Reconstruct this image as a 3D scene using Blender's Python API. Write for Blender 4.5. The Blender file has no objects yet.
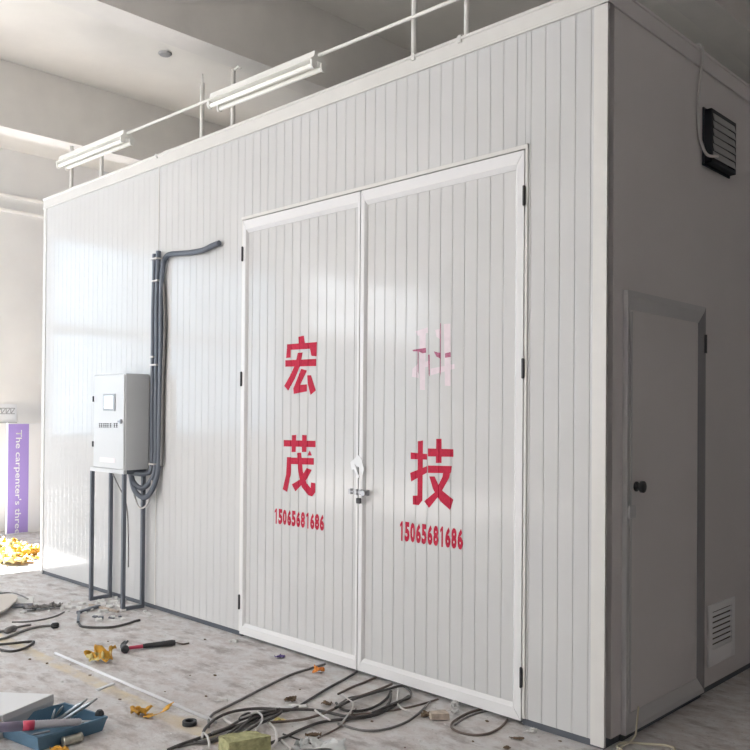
import bpy, bmesh, math, random
from mathutils import Vector, Matrix, noise
random.seed(7)
PI = math.pi
scn = bpy.context.scene
col = scn.collection

# ---------------------------------------------------------------- camera
CAMP = Vector((1.93524, -3.46368, 1.52711))
YAW, PIT, ROL, FPX, PX, PY = 0.76464, 0.00949, 0.00784, 841.11, 11.42, 30.12
_c, _s = math.cos(YAW), math.sin(YAW)
_r, _f, _u = Vector((_c, _s, 0)), Vector((-_s, _c, 0)), Vector((0, 0, 1))
FW = _f * math.cos(PIT) + _u * math.sin(PIT)
UP0 = _u * math.cos(PIT) - _f * math.sin(PIT)
RT = _r * math.cos(ROL) + UP0 * math.sin(ROL)
UP = -_r * math.sin(ROL) + UP0 * math.cos(ROL)
cam = bpy.data.cameras.new('camera')
camo = bpy.data.objects.new('camera', cam)
col.objects.link(camo)
camo.matrix_world = Matrix(((RT.x, UP.x, -FW.x, CAMP.x), (RT.y, UP.y, -FW.y, CAMP.y), (RT.z, UP.z, -FW.z, CAMP.z), (0, 0, 0, 1)))
cam.sensor_width = 36
cam.lens = FPX / 750 * 36
cam.shift_x = -PX / 750
cam.shift_y = PY / 750
cam.clip_start = 0.05
scn.camera = camo


def on(u, v, axis, val):
    d = FW + RT * ((u - 375 - PX) / FPX) - UP * ((v - 375 - PY) / FPX)
    return CAMP + d * ((val - CAMP[axis]) / d[axis])


def fl(u, v, z=0.0):
    return on(u, v, 2, z)


# ---------------------------------------------------------------- materials
def mat(name, color, rough=0.5, metal=0.0, spec=0.5, bump=0.0, bscale=40.0, var=0.0, vscale=6.0, emit=None, estr=0.0, sheen=None):
    m = bpy.data.materials.new(name)
    m.use_nodes = True
    nt = m.node_tree
    b = nt.nodes['Principled BSDF']
    b.inputs['Base Color'].default_value = (*color, 1)
    b.inputs['Roughness'].default_value = rough
    b.inputs['Metallic'].default_value = metal
    b.inputs['Specular IOR Level'].default_value = spec
    if emit:
        b.inputs['Emission Color'].default_value = (*emit, 1)
        b.inputs['Emission Strength'].default_value = estr
    tc = nt.nodes.new('ShaderNodeTexCoord')
    if var > 0:
        n = nt.nodes.new('ShaderNodeTexNoise')
        n.inputs['Scale'].default_value = vscale
        n.inputs['Detail'].default_value = 5
        nt.links.new(tc.outputs['Object'], n.inputs['Vector'])
        r = nt.nodes.new('ShaderNodeValToRGB')
        r.color_ramp.elements[0].position = 0.3
        r.color_ramp.elements[1].position = 0.7
        r.color_ramp.elements[0].color = (*[max(0, c * (1 - var)) for c in color], 1)
        r.color_ramp.elements[1].color = (*[min(1, c * (1 + var)) for c in color], 1)
        nt.links.new(n.outputs['Fac'], r.inputs['Fac'])
        nt.links.new(r.outputs['Color'], b.inputs['Base Color'])
    if bump > 0:
        n = nt.nodes.new('ShaderNodeTexNoise')
        n.inputs['Scale'].default_value = bscale
        n.inputs['Detail'].default_value = 4
        nt.links.new(tc.outputs['Object'], n.inputs['Vector'])
        bp = nt.nodes.new('ShaderNodeBump')
        bp.inputs['Strength'].default_value = bump
        bp.inputs['Distance'].default_value = 0.01
        nt.links.new(n.outputs['Fac'], bp.inputs['Height'])
        nt.links.new(bp.outputs['Normal'], b.inputs['Normal'])
    return m


def concrete_floor():
    m = bpy.data.materials.new('dusty_concrete')
    m.use_nodes = True
    nt = m.node_tree
    N, L = nt.nodes, nt.links
    b = N['Principled BSDF']
    b.inputs['Roughness'].default_value = 0.6
    tc = N.new('ShaderNodeTexCoord')

    def noi(scale, detail=5, sx=1, sy=1):
        mp = N.new('ShaderNodeMapping')
        mp.inputs['Scale'].default_value = (sx, sy, 1)
        L.new(tc.outputs['Object'], mp.inputs['Vector'])
        n = N.new('ShaderNodeTexNoise')
        n.inputs['Scale'].default_value = scale
        n.inputs['Detail'].default_value = detail
        n.inputs['Roughness'].default_value = 0.65
        L.new(mp.outputs['Vector'], n.inputs['Vector'])
        return n.outputs['Fac']

    def ramp(fac, p0, p1, c0, c1):
        r = N.new('ShaderNodeValToRGB')
        r.color_ramp.elements[0].position = p0
        r.color_ramp.elements[1].position = p1
        r.color_ramp.elements[0].color = (*c0, 1)
        r.color_ramp.elements[1].color = (*c1, 1)
        L.new(fac, r.inputs['Fac'])
        return r.outputs['Color']

    def mix(fac, a, c, mode='MIX'):
        x = N.new('ShaderNodeMix')
        x.data_type = 'RGBA'
        x.blend_type = mode
        if isinstance(fac, float):
            x.inputs[0].default_value = fac
        else:
            L.new(fac, x.inputs[0])
        for k, q in ((6, a), (7, c)):
            if isinstance(q, tuple):
                x.inputs[k].default_value = (*q, 1)
            else:
                L.new(q, x.inputs[k])
        return x.outputs[2]

    def mth(op, a, c=None, clamp=False):
        x = N.new('ShaderNodeMath')
        x.operation = op
        x.use_clamp = clamp
        for k, q in ((0, a), (1, c)):
            if q is None:
                continue
            if isinstance(q, (int, float)):
                x.inputs[k].default_value = q
            else:
                L.new(q, x.inputs[k])
        return x.outputs[0]

    base = ramp(noi(1.3, 6), 0.3, 0.72, (0.65, 0.635, 0.63), (0.80, 0.79, 0.79))
    base = mix(ramp(noi(9, 6, 0.9, 1.2), 0.4, 0.64, (0, 0, 0), (1, 1, 1)), base, (0.58, 0.525, 0.505))
    # dark scuffs
    sc = ramp(noi(6, 8, 0.75, 1.5), 0.51, 0.66, (0, 0, 0), (0.85, 0.85, 0.85))
    base = mix(sc, base, (0.35, 0.305, 0.29))
    sp = ramp(noi(38, 3), 0.62, 0.70, (0, 0, 0), (0.7, 0.7, 0.7))
    base = mix(sp, base, (0.34, 0.32, 0.30))
    wp = ramp(noi(30, 3, 1.3, 0.9), 0.63, 0.7, (0, 0, 0), (0.55, 0.55, 0.55))
    base = mix(wp, base, (0.76, 0.75, 0.74))
    # faded yellow floor line along y = -1.17
    sep = N.new('ShaderNodeSeparateXYZ')
    L.new(tc.outputs['Object'], sep.inputs[0])
    d = mth('ABSOLUTE', mth('ADD', sep.outputs['Y'], 1.165))
    wob = mth('MULTIPLY', noi(14, 4), 0.05)
    d = mth('ADD', d, wob)
    band = mth('SUBTRACT', 1.0, mth('MULTIPLY', mth('SUBTRACT', d, 0.055), 40.0, True), True)
    wear = ramp(noi(6, 6), 0.38, 0.62, (0.08, 0.08, 0.08), (0.75, 0.75, 0.75))
    base = mix(mth('MULTIPLY', band, wear), base, (0.72, 0.60, 0.38))
    # spilled sawdust near the tape roll
    dx = mth('MULTIPLY', mth('ADD', sep.outputs['X'], 1.62), 1.0)
    dy = mth('MULTIPLY', mth('ADD', sep.outputs['Y'], 1.16), 1.4)
    rr = mth('SQRT', mth('ADD', mth('MULTIPLY', dx, dx), mth('MULTIPLY', dy, dy)))
    rr = mth('ADD', rr, mth('MULTIPLY', noi(16, 5), 0.22))
    saw = mth('SUBTRACT', 1.0, mth('MULTIPLY', mth('SUBTRACT', rr, 0.14), 8.0, True), True)
    base = mix(mth('MULTIPLY', saw, 0.75), base, (0.62, 0.52, 0.38))
    L.new(base, b.inputs['Base Color'])
    bp = N.new('ShaderNodeBump')
    bp.inputs['Strength'].default_value = 0.55
    bp.inputs['Distance'].default_value = 0.012
    hh = mth('ADD', noi(20, 8, 0.8, 1.3), mth('MULTIPLY', noi(90, 4), 0.35))
    L.new(hh, bp.inputs['Height'])
    L.new(bp.outputs['Normal'], b.inputs['Normal'])
    return m


M = {}
M['floor'] = concrete_floor()
M['ceiling'] = mat('ceiling_plaster', (0.90, 0.87, 0.82), 0.9, var=0.05, vscale=1.5, bump=0.1, bscale=15)
M['beam'] = mat('beam_plaster', (0.88, 0.85, 0.81), 0.9, var=0.04, vscale=3, bump=0.12, bscale=20)
M['wall'] = mat('white_wall_paint', (0.88, 0.87, 0.86), 0.85, var=0.03, vscale=2, bump=0.05, bscale=30)
M['dimwall'] = mat('grey_render', (0.55, 0.52, 0.51), 0.9, var=0.06, vscale=2, bump=0.1)
M['panel'] = mat('white_painted_steel', (0.64, 0.638, 0.632), 0.11, spec=0.35, var=0.015, vscale=3)
M['side'] = mat('white_side_steel', (0.74, 0.705, 0.70), 0.38, spec=0.4, var=0.02, vscale=2)
M['trim'] = mat('white_aluminium_trim', (0.73, 0.715, 0.685), 0.3, spec=0.5, var=0.02, vscale=10)
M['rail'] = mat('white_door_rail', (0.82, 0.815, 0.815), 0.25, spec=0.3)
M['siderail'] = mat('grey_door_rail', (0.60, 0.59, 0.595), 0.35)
M['shaded_stile'] = mat('shade_toned_stile', (0.27, 0.265, 0.275), 0.45)  # rail grey darkened, the stile's shade is put into its colour
M['base'] = mat('dark_base_channel', (0.10, 0.11, 0.13), 0.5)
M['red'] = mat('red_spray_paint', (0.52, 0.018, 0.055), 0.6, spec=0.2, var=0.12, vscale=60)
M['pink'] = mat('wiped_pink_paint', (0.75, 0.645, 0.685), 0.4, var=0.05, vscale=30)
M['plum'] = mat('smeared_dark_red_paint', (0.42, 0.10, 0.19), 0.5, var=0.35, vscale=90)
M['hinge'] = mat('dark_hinge_steel', (0.06, 0.06, 0.065), 0.45, 0.4)
M['chrome'] = mat('chrome', (0.42, 0.42, 0.44), 0.35, 0.8)
M['tape'] = mat('translucent_tape', (0.82, 0.83, 0.84), 0.25)
M['cabinet'] = mat('grey_enamel', (0.70, 0.715, 0.725), 0.4, bump=0.04, bscale=250)
M['black'] = mat('black_rubber', (0.025, 0.027, 0.03), 0.5)
M['hose'] = mat('grey_black_corrugated_hose', (0.15, 0.17, 0.21), 0.38)
M['steel'] = mat('dark_square_tube', (0.14, 0.155, 0.185), 0.42, 0.1)
M['screen'] = mat('touch_screen', (0.85, 0.9, 0.92), 0.15, emit=(0.9, 0.97, 1.0), estr=0.7)
M['screenframe'] = mat('screen_bezel', (0.42, 0.44, 0.47), 0.4)
M['label'] = mat('white_label', (0.92, 0.86, 0.88), 0.5)
M['ink'] = mat('dark_ink', (0.05, 0.05, 0.06), 0.6)
M['greyink'] = mat('grey_ink', (0.42, 0.43, 0.44), 0.6)
M['lamp'] = mat('white_lamp_body', (0.90, 0.89, 0.85), 0.5)
M['tube'] = mat('glowing_fluorescent_tube', (0.92, 0.91, 0.86), 0.4, emit=(1.0, 0.97, 0.9), estr=0.2)  # faint glow added so the tubes look white
M['pipe'] = mat('white_plastic_pipe', (0.84, 0.82, 0.78), 0.4)
M['fan'] = mat('black_fan_plastic', (0.016, 0.019, 0.026), 0.4)
M['louvre'] = mat('grey_louvre', (0.42, 0.42, 0.42), 0.45)
M['grille'] = mat('light_grey_grille', (0.90, 0.89, 0.90), 0.45)
M['hole'] = mat('grille_dark_gap', (0.05, 0.05, 0.05), 0.9)
M['purple'] = mat('purple_banner', (0.40, 0.30, 0.70), 0.55)
M['white'] = mat('white_plastic', (0.82, 0.83, 0.85), 0.4)
M['paper'] = mat('white_paper', (0.80, 0.79, 0.77), 0.7, bump=0.15, bscale=30)
M['yellow'] = mat('yellow_sheet', (0.80, 0.42, 0.05), 0.4, var=0.3, vscale=14, bump=0.2, bscale=30)
M['yellowpale'] = mat('pale_yellow_film', (0.85, 0.66, 0.28), 0.35, var=0.3, vscale=18)
M['orange'] = mat('orange_peel', (0.85, 0.27, 0.03), 0.45, var=0.25, vscale=60)
M['tray'] = mat('blue_plastic_tray', (0.10, 0.20, 0.30), 0.4, var=0.15, vscale=12)
M['steeltool'] = mat('grey_tool_steel', (0.34, 0.36, 0.38), 0.32, 0.7, var=0.2, vscale=40)
M['foil'] = mat('grey_foil_tube', (0.50, 0.50, 0.55), 0.4, bump=0.3, bscale=60)
M['purplegrey'] = mat('purple_grey_sleeve', (0.27, 0.25, 0.36), 0.45)
M['redtape'] = mat('red_band', (0.60, 0.06, 0.12), 0.4)
M['can'] = mat('dull_tin', (0.50, 0.49, 0.42), 0.32, 0.8, var=0.25, vscale=50)
M['wool'] = mat('yellow_green_mineral_wool', (0.43, 0.42, 0.22), 0.95, var=0.25, vscale=40, bump=0.8, bscale=90)
M['cable'] = mat('dark_cable_sheath', (0.07, 0.064, 0.062), 0.5, var=0.2, vscale=20)
M['cablegrey'] = mat('grey_cable_sheath', (0.20, 0.19, 0.185), 0.5, var=0.2, vscale=20)
M['cablebrown'] = mat('brown_cable_sheath', (0.17, 0.13, 0.11), 0.5, var=0.2, vscale=20)
M['cablewhite'] = mat('white_cable_sheath', (0.66, 0.64, 0.62), 0.45)
M['cablecream'] = mat('cream_cable_sheath', (0.60, 0.55, 0.42), 0.45)
M['wood'] = mat('pale_wood', (0.55, 0.46, 0.38), 0.7, var=0.25, vscale=30)
M['brown'] = mat('brown_scrap', (0.16, 0.11, 0.07), 0.8, var=0.3, vscale=40)
M['purpletie'] = mat('purple_plastic', (0.10, 0.06, 0.25), 0.4)
M['beige'] = mat('beige_sheet', (0.66, 0.60, 0.54), 0.6)
M['frame'] = mat('window_frame', (0.55, 0.56, 0.57), 0.5)
M['clear'] = mat('crumpled_clear_film', (0.78, 0.80, 0.80), 0.2, bump=0.3, bscale=30)
M['pane'] = mat('daylit_pane', (0.8, 0.85, 0.9), 0.3, emit=(0.55, 0.78, 1.0), estr=2.3)
M['pane3'] = mat('daylit_far_pane', (0.8, 0.85, 0.9), 0.3, emit=(0.90, 0.95, 1.0), estr=7.5)
M['fill_pane'] = mat('added_front_pane', (0.8, 0.85, 0.9), 0.3, emit=(1.0, 0.99, 0.98), estr=4.7)  # glow of the added front windows, fills the booth front


# ---------------------------------------------------------------- mesh helpers
def link(name, bm, m, parent=None, smooth=False, bevel=0.0):
    me = bpy.data.meshes.new(name)
    if 'letter' not in name:
        bmesh.ops.recalc_face_normals(bm, faces=bm.faces[:])
    bm.to_mesh(me)
    bm.free()
    o = bpy.data.objects.new(name, me)
    col.objects.link(o)
    me.materials.append(m)
    if smooth:
        for p in me.polygons:
            p.use_smooth = True
    if bevel:
        md = o.modifiers.new('bevel', 'BEVEL')
        md.width = bevel
        md.segments = 2
        md.limit_method = 'ANGLE'
    if parent is not None:
        o.parent = parent
        o.matrix_parent_inverse = world(parent).inverted()
    return o


def world(o):
    mw = o.matrix_basis.copy()
    if o.parent:
        mw = world(o.parent) @ o.matrix_parent_inverse @ mw
    return mw


def empty(name, loc=(0, 0, 0), label=None, cat=None, group=None):
    o = bpy.data.objects.new(name, None)
    o.empty_display_size = 0.1
    col.objects.link(o)
    o.location = loc
    return tag(o, label, cat, group)


def tag(o, label=None, cat=None, group=None, kind=None):
    if label:
        o['label'] = label
    if cat:
        o['category'] = cat
    if group:
        o['group'] = group
    if kind:
        o['kind'] = kind
    return o


def box(bm, a, b):
    x0, x1 = sorted((a[0], b[0]))
    y0, y1 = sorted((a[1], b[1]))
    z0, z1 = sorted((a[2], b[2]))
    v = [bm.verts.new((x, y, z)) for x in (x0, x1) for y in (y0, y1) for z in (z0, z1)]
    for f in ((0, 1, 3, 2), (4, 6, 7, 5), (0, 4, 5, 1), (2, 3, 7, 6), (0, 2, 6, 4), (1, 5, 7, 3)):
        bm.faces.new([v[i] for i in f])
    return v


def boxes(*bs):
    bm = bmesh.new()
    for a, b in bs:
        box(bm, a, b)
    return bm


def prism(bm, poly, d):
    """extrude a polygon (list of Vectors) by vector d"""
    d = Vector(d)
    a = [bm.verts.new(p) for p in poly]
    b = [bm.verts.new(Vector(p) + d) for p in poly]
    n = len(a)
    bm.faces.new(a)
    bm.faces.new(b[::-1])
    for i in range(n):
        bm.faces.new((a[i], a[(i + 1) % n], b[(i + 1) % n], b[i]))


def spline(pts, n=8):
    pts = [Vector(p) for p in pts]
    if len(pts) < 3:
        return [pts[0].lerp(pts[-1], i / n) for i in range(n + 1)]
    P = [pts[0] * 2 - pts[1]] + pts + [pts[-1] * 2 - pts[-2]]
    out = []
    for i in range(1, len(P) - 2):
        p0, p1, p2, p3 = P[i - 1:i + 3]
        for k in range(n):
            t = k / n
            out.append(0.5 * ((2 * p1) + (p2 - p0) * t + (2 * p0 - 5 * p1 + 4 * p2 - p3) * t * t + (3 * p1 - p0 - 3 * p2 + p3) * t ** 3))
    out.append(pts[-1])
    return out


def tube(bm, path, r, seg=8, rfun=None):
    path = [Vector(p) for p in path]
    rings = []
    prev = None
    for i, p in enumerate(path):
        t = (path[min(i + 1, len(path) - 1)] - path[max(i - 1, 0)])
        if t.length < 1e-9:
            t = Vector((0, 0, 1))
        t.normalize()
        if prev is None:
            a = t.cross(Vector((0, 0, 1)))
            if a.length < 0.1:
                a = t.cross(Vector((1, 0, 0)))
        else:
            a = prev - t * prev.dot(t)
        a.normalize()
        prev = a
        b = t.cross(a)
        rr = rfun(i) if rfun else r
        rings.append([bm.verts.new(p + (a * math.cos(2 * PI * k / seg) + b * math.sin(2 * PI * k / seg)) * rr) for k in range(seg)])
    for i in range(len(rings) - 1):
        for k in range(seg):
            bm.faces.new((rings[i][k], rings[i][(k + 1) % seg], rings[i + 1][(k + 1) % seg], rings[i + 1][k]))
    bm.faces.new(rings[0][::-1])
    bm.faces.new(rings[-1])


def lathe(bm, a, b, prof, seg=20):
    """profile [(t, r)] along the axis a->b"""
    a, b = Vector(a), Vector(b)
    t = (b - a)
    ax = t.normalized()
    u = ax.cross(Vector((0, 0, 1)))
    if u.length < 0.1:
        u = ax.cross(Vector((1, 0, 0)))
    u.normalize()
    w = ax.cross(u)
    rings = [[bm.verts.new(a + t * q + (u * math.cos(2 * PI * k / seg) + w * math.sin(2 * PI * k / seg)) * r) for k in range(seg)] for q, r in prof]
    for i in range(len(rings) - 1):
        for k in range(seg):
            bm.faces.new((rings[i][k], rings[i][(k + 1) % seg], rings[i + 1][(k + 1) % seg], rings[i + 1][k]))
    bm.faces.new(rings[0][::-1])
    bm.faces.new(rings[-1])


def bar(bm, a, b, w, h, upv=(0, 0, 1)):
    a, b = Vector(a), Vector(b)
    t = (b - a).normalized()
    u = t.cross(Vector(upv)).normalized()
    w_ = u.cross(t)
    c = [(u * sx * w / 2 + w_ * sy * h / 2) for sx, sy in ((-1, -1), (1, -1), (1, 1), (-1, 1))]
    prism(bm, [a + k for k in c], b - a)


def wall_holes(bm, fixed, f0, f1, u0, u1, z0, z1, holes):
    """wall slab; fixed axis 0 (x) or 1 (y), thickness f0..f1, holes (u0,u1,z0,z1)"""
    us = sorted({u0, u1, *[h[0] for h in holes], *[h[1] for h in holes]})
    zs = sorted({z0, z1, *[h[2] for h in holes], *[h[3] for h in holes]})
    for i in range(len(us) - 1):
        for j in range(len(zs) - 1):
            cu, cz = (us[i] + us[i + 1]) / 2, (zs[j] + zs[j + 1]) / 2
            if any(h[0] < cu < h[1] and h[2] < cz < h[3] for h in holes):
                continue
            if fixed == 0:
                box(bm, (f0, us[i], zs[j]), (f1, us[i + 1], zs[j + 1]))
            else:
                box(bm, (us[i], f0, zs[j]), (us[i + 1], f1, zs[j + 1]))


# ---------------------------------------------------------------- setting
XL, XR, YF, YB, ZC = -8.9, 6.5, -9.6, 9.0, 4.83
T = 0.24
tag(link('floor', boxes(((XL - 6, YF - 1, -0.1), (XR + T, YB + T, 0))), M['floor']), kind='structure')
tag(link('ceiling', boxes(((XL - T, YF - T, ZC), (XR + T, YB + T, ZC + 0.2))), M['ceiling']), kind='structure')
for k, x in enumerate((-6.39, -3.45, -0.52, 2.42, 5.36)):
    tag(link('trim_%d' % (k + 1), boxes(((x, YF + 0.001, 4.2), (x + 0.235, YB - 0.001, ZC - 0.001))), M['beam']), kind='structure')
DOOR = (-0.85, 0.62, 0.0, 2.35)
WL = [(-5.3, -1.45, 1.15, 3.85), (-9.1, -5.9, 2.85, 3.95)]
BOUNCE_DOOR = (-9.1, -5.9, 0.0, 2.7)  # unseen doorway added so sun bounces up to the ceiling
bm = bmesh.new()
wall_holes(bm, 0, XL - T, XL, YF - T, YB + T, 0, ZC, [DOOR, BOUNCE_DOOR] + WL)
tag(link('wall_left', bm, M['wall']), kind='structure')
FILL_WIN = [(-4.9, -2.7, 0.3, 4.1), (-2.4, -0.2, 0.3, 4.1)]  # unseen windows added to light the booth front evenly
bm = bmesh.new()
wall_holes(bm, 1, YF - T, YF, XL, XR, 0, ZC, FILL_WIN)
tag(link('wall_front', bm, M['dimwall']), kind='structure')
tag(link('wall_right', boxes(((XR, YF - T, 0), (XR + T, YB + T, ZC))), M['dimwall']), kind='structure')
tag(link('wall_back', boxes(((XL, YB, 0), (XR, YB + T, ZC))), M['wall']), kind='structure')


def window(n, fixed, f, u0, u1, z0, z1, trans, pm, nm):
    def P(u, d, z):
        return (f + d, u, z) if fixed == 0 else (u, f + d, z)
    bm = bmesh.new()
    d0, d1 = -0.14, -0.04
    w = 0.06
    bars = [(u0, u0 + w, z0, z1), (u1 - w, u1, z0, z1), (u0, u1, z0, z0 + w), (u0, u1, z1 - w, z1), (u0, u1, trans - 0.06, trans + 0.06)]
    for k in range(1, nm):
        c = u0 + (u1 - u0) * k / nm
        bars.append((c - 0.03, c + 0.03, z0, z1))
    for a, b, c, d in bars:
        box(bm, P(a, d0, c), P(b, d1, d))
    o = tag(link('window_%d' % n, bm, M['frame']), kind='structure')
    link('pane', boxes((P(u0 + 0.02, -0.10, z0 + 0.02), P(u1 - 0.02, -0.085, z1 - 0.02))), pm, o)
    return o


window(1, 0, XL, *WL[0], 2.62, M['pane'], 3)
window(2, 0, XL, *WL[1], 3.4, M['pane3'], 3)
window(3, 1, YF, *FILL_WIN[0], 2.7, M['fill_pane'], 2)  # this front pair is added out of view as fill light
window(4, 1, YF, *FILL_WIN[1], 2.7, M['fill_pane'], 2)
# frames of the open doorway and the added light-bounce doorway in the left wall
for dn, DOOR in ((1, DOOR), (2, BOUNCE_DOOR)):
    bm = boxes(((XL - T, DOOR[0], 0), (XL + 0.02, DOOR[0] + 0.05, DOOR[3])), ((XL - T, DOOR[1] - 0.05, 0), (XL + 0.02, DOOR[1], DOOR[3])), ((XL - T, DOOR[0], DOOR[3] - 0.05), (XL + 0.02, DOOR[1], DOOR[3])))
    tag(link('door_%d' % dn, bm, M['frame']), kind='structure')

# ---------------------------------------------------------------- booth
L_, HZ, TZ = 5.864, 3.417, 3.517
DEP = 4.2
PITCH, GRO, GD = 0.083, 0.007, 0.0014


def ribs(x0, x1):
    """profile points (x, depth) of the ribbed sheet between x0 and x1"""
    pts = [(x0, 0.0)]
    k = math.ceil((x0 + 0.014) / PITCH)
    while k * PITCH < x1 - 0.012:
        c = k * PITCH
        pts += [(c - 0.0075, 0.0), (c - 0.0058, -0.0014), (c - 0.0028, -0.0014), (c, GD), (c + 0.003, GD), (c + 0.0075, 0.0)]
        k += 1
    pts.append((x1, 0.0))
    return pts


def ripple(x, z):
    return 0.0


def ribbed(name, x0, x1, z0, z1, y0, th, m, parent, amp=1.0):
    bm = bmesh.new()
    pr = ribs(x0, x1)
    nz = max(1, int((z1 - z0) / 0.4))
    rows = []
    for j in range(nz + 1):
        z = z0 + (z1 - z0) * j / nz
        rows.append([bm.verts.new((x, y0 + d * amp, z)) for x, d in pr])
    for j in range(nz):
        for i in range(len(pr) - 1):
            bm.faces.new((rows[j][i], rows[j][i + 1], rows[j + 1][i + 1], rows[j + 1][i]))
    # back and rims
    b0 = [bm.verts.new((x, y0 + th, z)) for x, z in ((x0, z0), (x1, z0), (x1, z1), (x0, z1))]
    bm.faces.new(b0)
    bm.faces.new(rows[0][::-1] + [b0[0], b0[1]])
    bm.faces.new(rows[-1] + [b0[2], b0[3]])
    bm.faces.new([rows[j][0] for j in range(nz + 1)] + [b0[3], b0[0]])
    bm.faces.new([rows[j][-1] for j in range(nz + 1)][::-1] + [b0[1], b0[2]])
    return link(name, bm, m, parent)


booth = empty('panel_booth', (-L_ / 2, DEP / 2, 0), 'large white ribbed sandwich panel booth with red lettered double doors, filling the hall', 'booth')
DL, DM, DR, DZ = -2.745, -1.599, -0.447, 2.832
XJ = -3.845
ZB = 0.035
ribbed('wall_panel', -L_, XJ - 0.001, ZB, HZ + 0.05, 0, 0.06, M['panel'], booth, 0.4)
ribbed('wall_panel', XJ + 0.001, DL - 0.001, ZB, HZ + 0.05, 0, 0.06, M['panel'], booth, 0.7)
ribbed('wall_panel', DL + 0.001, DR - 0.001, DZ + 0.012, HZ + 0.05, 0, 0.06, M['panel'], booth)
ribbed('wall_panel', DR + 0.001, -0.06, ZB, HZ + 0.05, 0, 0.06, M['panel'], booth)
link('joint_strip', boxes(((XJ - 0.006, -0.005, ZB), (XJ + 0.006, 0.002, HZ + 0.03))), M['trim'], booth, bevel=0.002)
SL, SR, SZ0, SZ1 = 0.157, 1.032, 0.03, 2.115
bm = bmesh.new()
wall_holes(bm, 0, -0.06, 0.0, 0.062, DEP, ZB, HZ + 0.05, [(SL, SR, ZB, SZ1)])
link('side_panel', bm, M['side'], booth)
link('side_panel', boxes(((-L_, 0.061, ZB), (-L_ + 0.06, DEP, HZ + 0.05))), M['panel'], booth)
link('back_panel', boxes(((-L_ + 0.061, DEP - 0.06, ZB), (-0.061, DEP, HZ + 0.05))), M['panel'], booth)
link('roof_panel', boxes(((-L_ + 0.005, 0.005, HZ + 0.05), (-0.005, DEP - 0.005, HZ + 0.095))), M['trim'], booth)
link('base_channel', boxes(((-L_ + 0.008, 0.008, 0.0), (DL, 0.055, ZB)), ((DR, 0.008, 0.0), (-0.008, 0.055, ZB)), ((-0.055, 0.055, 0), (-0.008, DEP, ZB)), ((DL, 0.03, 0), (DR, 0.055, 0.03)), ((-L_ + 0.008, 0.055, 0), (-L_ + 0.05, DEP, ZB))), M['base'], booth)
# top trims: flat band with a lower lip and a rolled upper edge
bm = bmesh.new()
prism(bm, [Vector((-L_ - 0.012, y, z)) for y, z in ((0.03, HZ), (-0.013, HZ), (-0.013, HZ + 0.012), (-0.008, HZ + 0.016), (-0.008, TZ - 0.016), (-0.015, TZ - 0.012), (-0.015, TZ), (0.03, TZ))], (L_ + 0.024, 0, 0))
tt = link('top_trim', bm, M['trim'], booth)
for px in (-3.87, -1.19, -0.86):
    link('trim_clip', boxes(((px - 0.012, -0.019, TZ - 0.03), (px + 0.012, 0.0, TZ + 0.008))), M['trim'], tt)
bm = bmesh.new()
prism(bm, [Vector((x, -0.012, z)) for x, z in ((-0.03, HZ), (0.01, HZ), (0.01, HZ + 0.012), (0.006, HZ + 0.016), (0.006, TZ - 0.016), (0.012, TZ - 0.012), (0.012, TZ), (-0.03, TZ))], (0, DEP + 0.024, 0))
link('top_trim', bm, M['side'], booth)
bm = bmesh.new()
prism(bm, [Vector((x, y, 0.012)) for x, y in ((-0.068, 0.0), (-0.068, -0.004), (0.002, -0.004), (0.002, 0.012), (0.0, 0.012), (0.0, 0.0))], (0, 0, HZ + 0.03))
link('corner_trim', bm, M['trim'], booth)
bm = boxes(((-L_ - 0.006, -0.006, 0.012), (-L_ + 0.05, 0.0, HZ + 0.03)), ((-L_ - 0.006, 0.0, 0.012), (-L_, 0.06, HZ + 0.03)))
link('corner_trim', bm, M['trim'], booth)

# ---- red lettering, cut so that it follows the ribs
YD = 0.006


def conform(bm, x0, x1, y0, off=0.0009):
    for x, d in ribs(x0, x1)[1:-1]:
        bmesh.ops.bisect_plane(bm, geom=bm.verts[:] + bm.edges[:] + bm.faces[:], plane_co=(x, 0, 0), plane_no=(1, 0, 0), dist=1e-6)
    pr = ribs(x0, x1)
    for v in bm.verts:
        d = 0
        for (a, da), (b, db) in zip(pr, pr[1:]):
            if a - 1e-5 <= v.co.x <= b + 1e-5 and b > a:
                t = min(1, max(0, (v.co.x - a) / (b - a)))
                d = da + (db - da) * t
                break
        v.co.y = y0 + d - off


def glyph(name, ox, oy, sc, polys, m, parent, xr, off=0.0009):
    bm = bmesh.new()
    for i, P in enumerate(polys):
        b1 = bmesh.new()
        b1f = b1.faces.new([b1.verts.new(on(ox + x / sc, oy + y / sc, 1, YD)) for x, y in P])
        b1f.normal_update()
        bmesh.ops.triangulate(b1, faces=b1.faces[:])
        conform(b1, *xr, YD, off + i * 0.00015)
        for f in b1.faces:
            f.normal_update()
            if f.normal.y > 0:
                f.normal_flip()
        me = bpy.data.meshes.new('g')
        b1.to_mesh(me)
        b1.free()
        bm.from_mesh(me)
        bpy.data.meshes.remove(me)
    return link(name, bm, m, parent)


def text_bm(s, bold=0.0):
    cu = bpy.data.curves.new('t', 'FONT')
    cu.body = s
    cu.size = 1
    cu.offset = bold
    cu.resolution_u = 3
    o = bpy.data.objects.new('t', cu)
    col.objects.link(o)
    dg = bpy.context.evaluated_depsgraph_get()
    me = bpy.data.meshes.new_from_object(o.evaluated_get(dg))
    bm = bmesh.new()
    bm.from_mesh(me)
    bpy.data.objects.remove(o)
    bpy.data.curves.remove(cu)
    bpy.data.meshes.remove(me)
    xs = [v.co.x for v in bm.verts]
    ys = [v.co.y for v in bm.verts]
    a, b, c, d = min(xs), max(xs), min(ys), max(ys)
    for v in bm.verts:
        v.co.x = (v.co.x - a) / (b - a)
        v.co.y = (v.co.y - c) / (d - c)
    return bm


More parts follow.
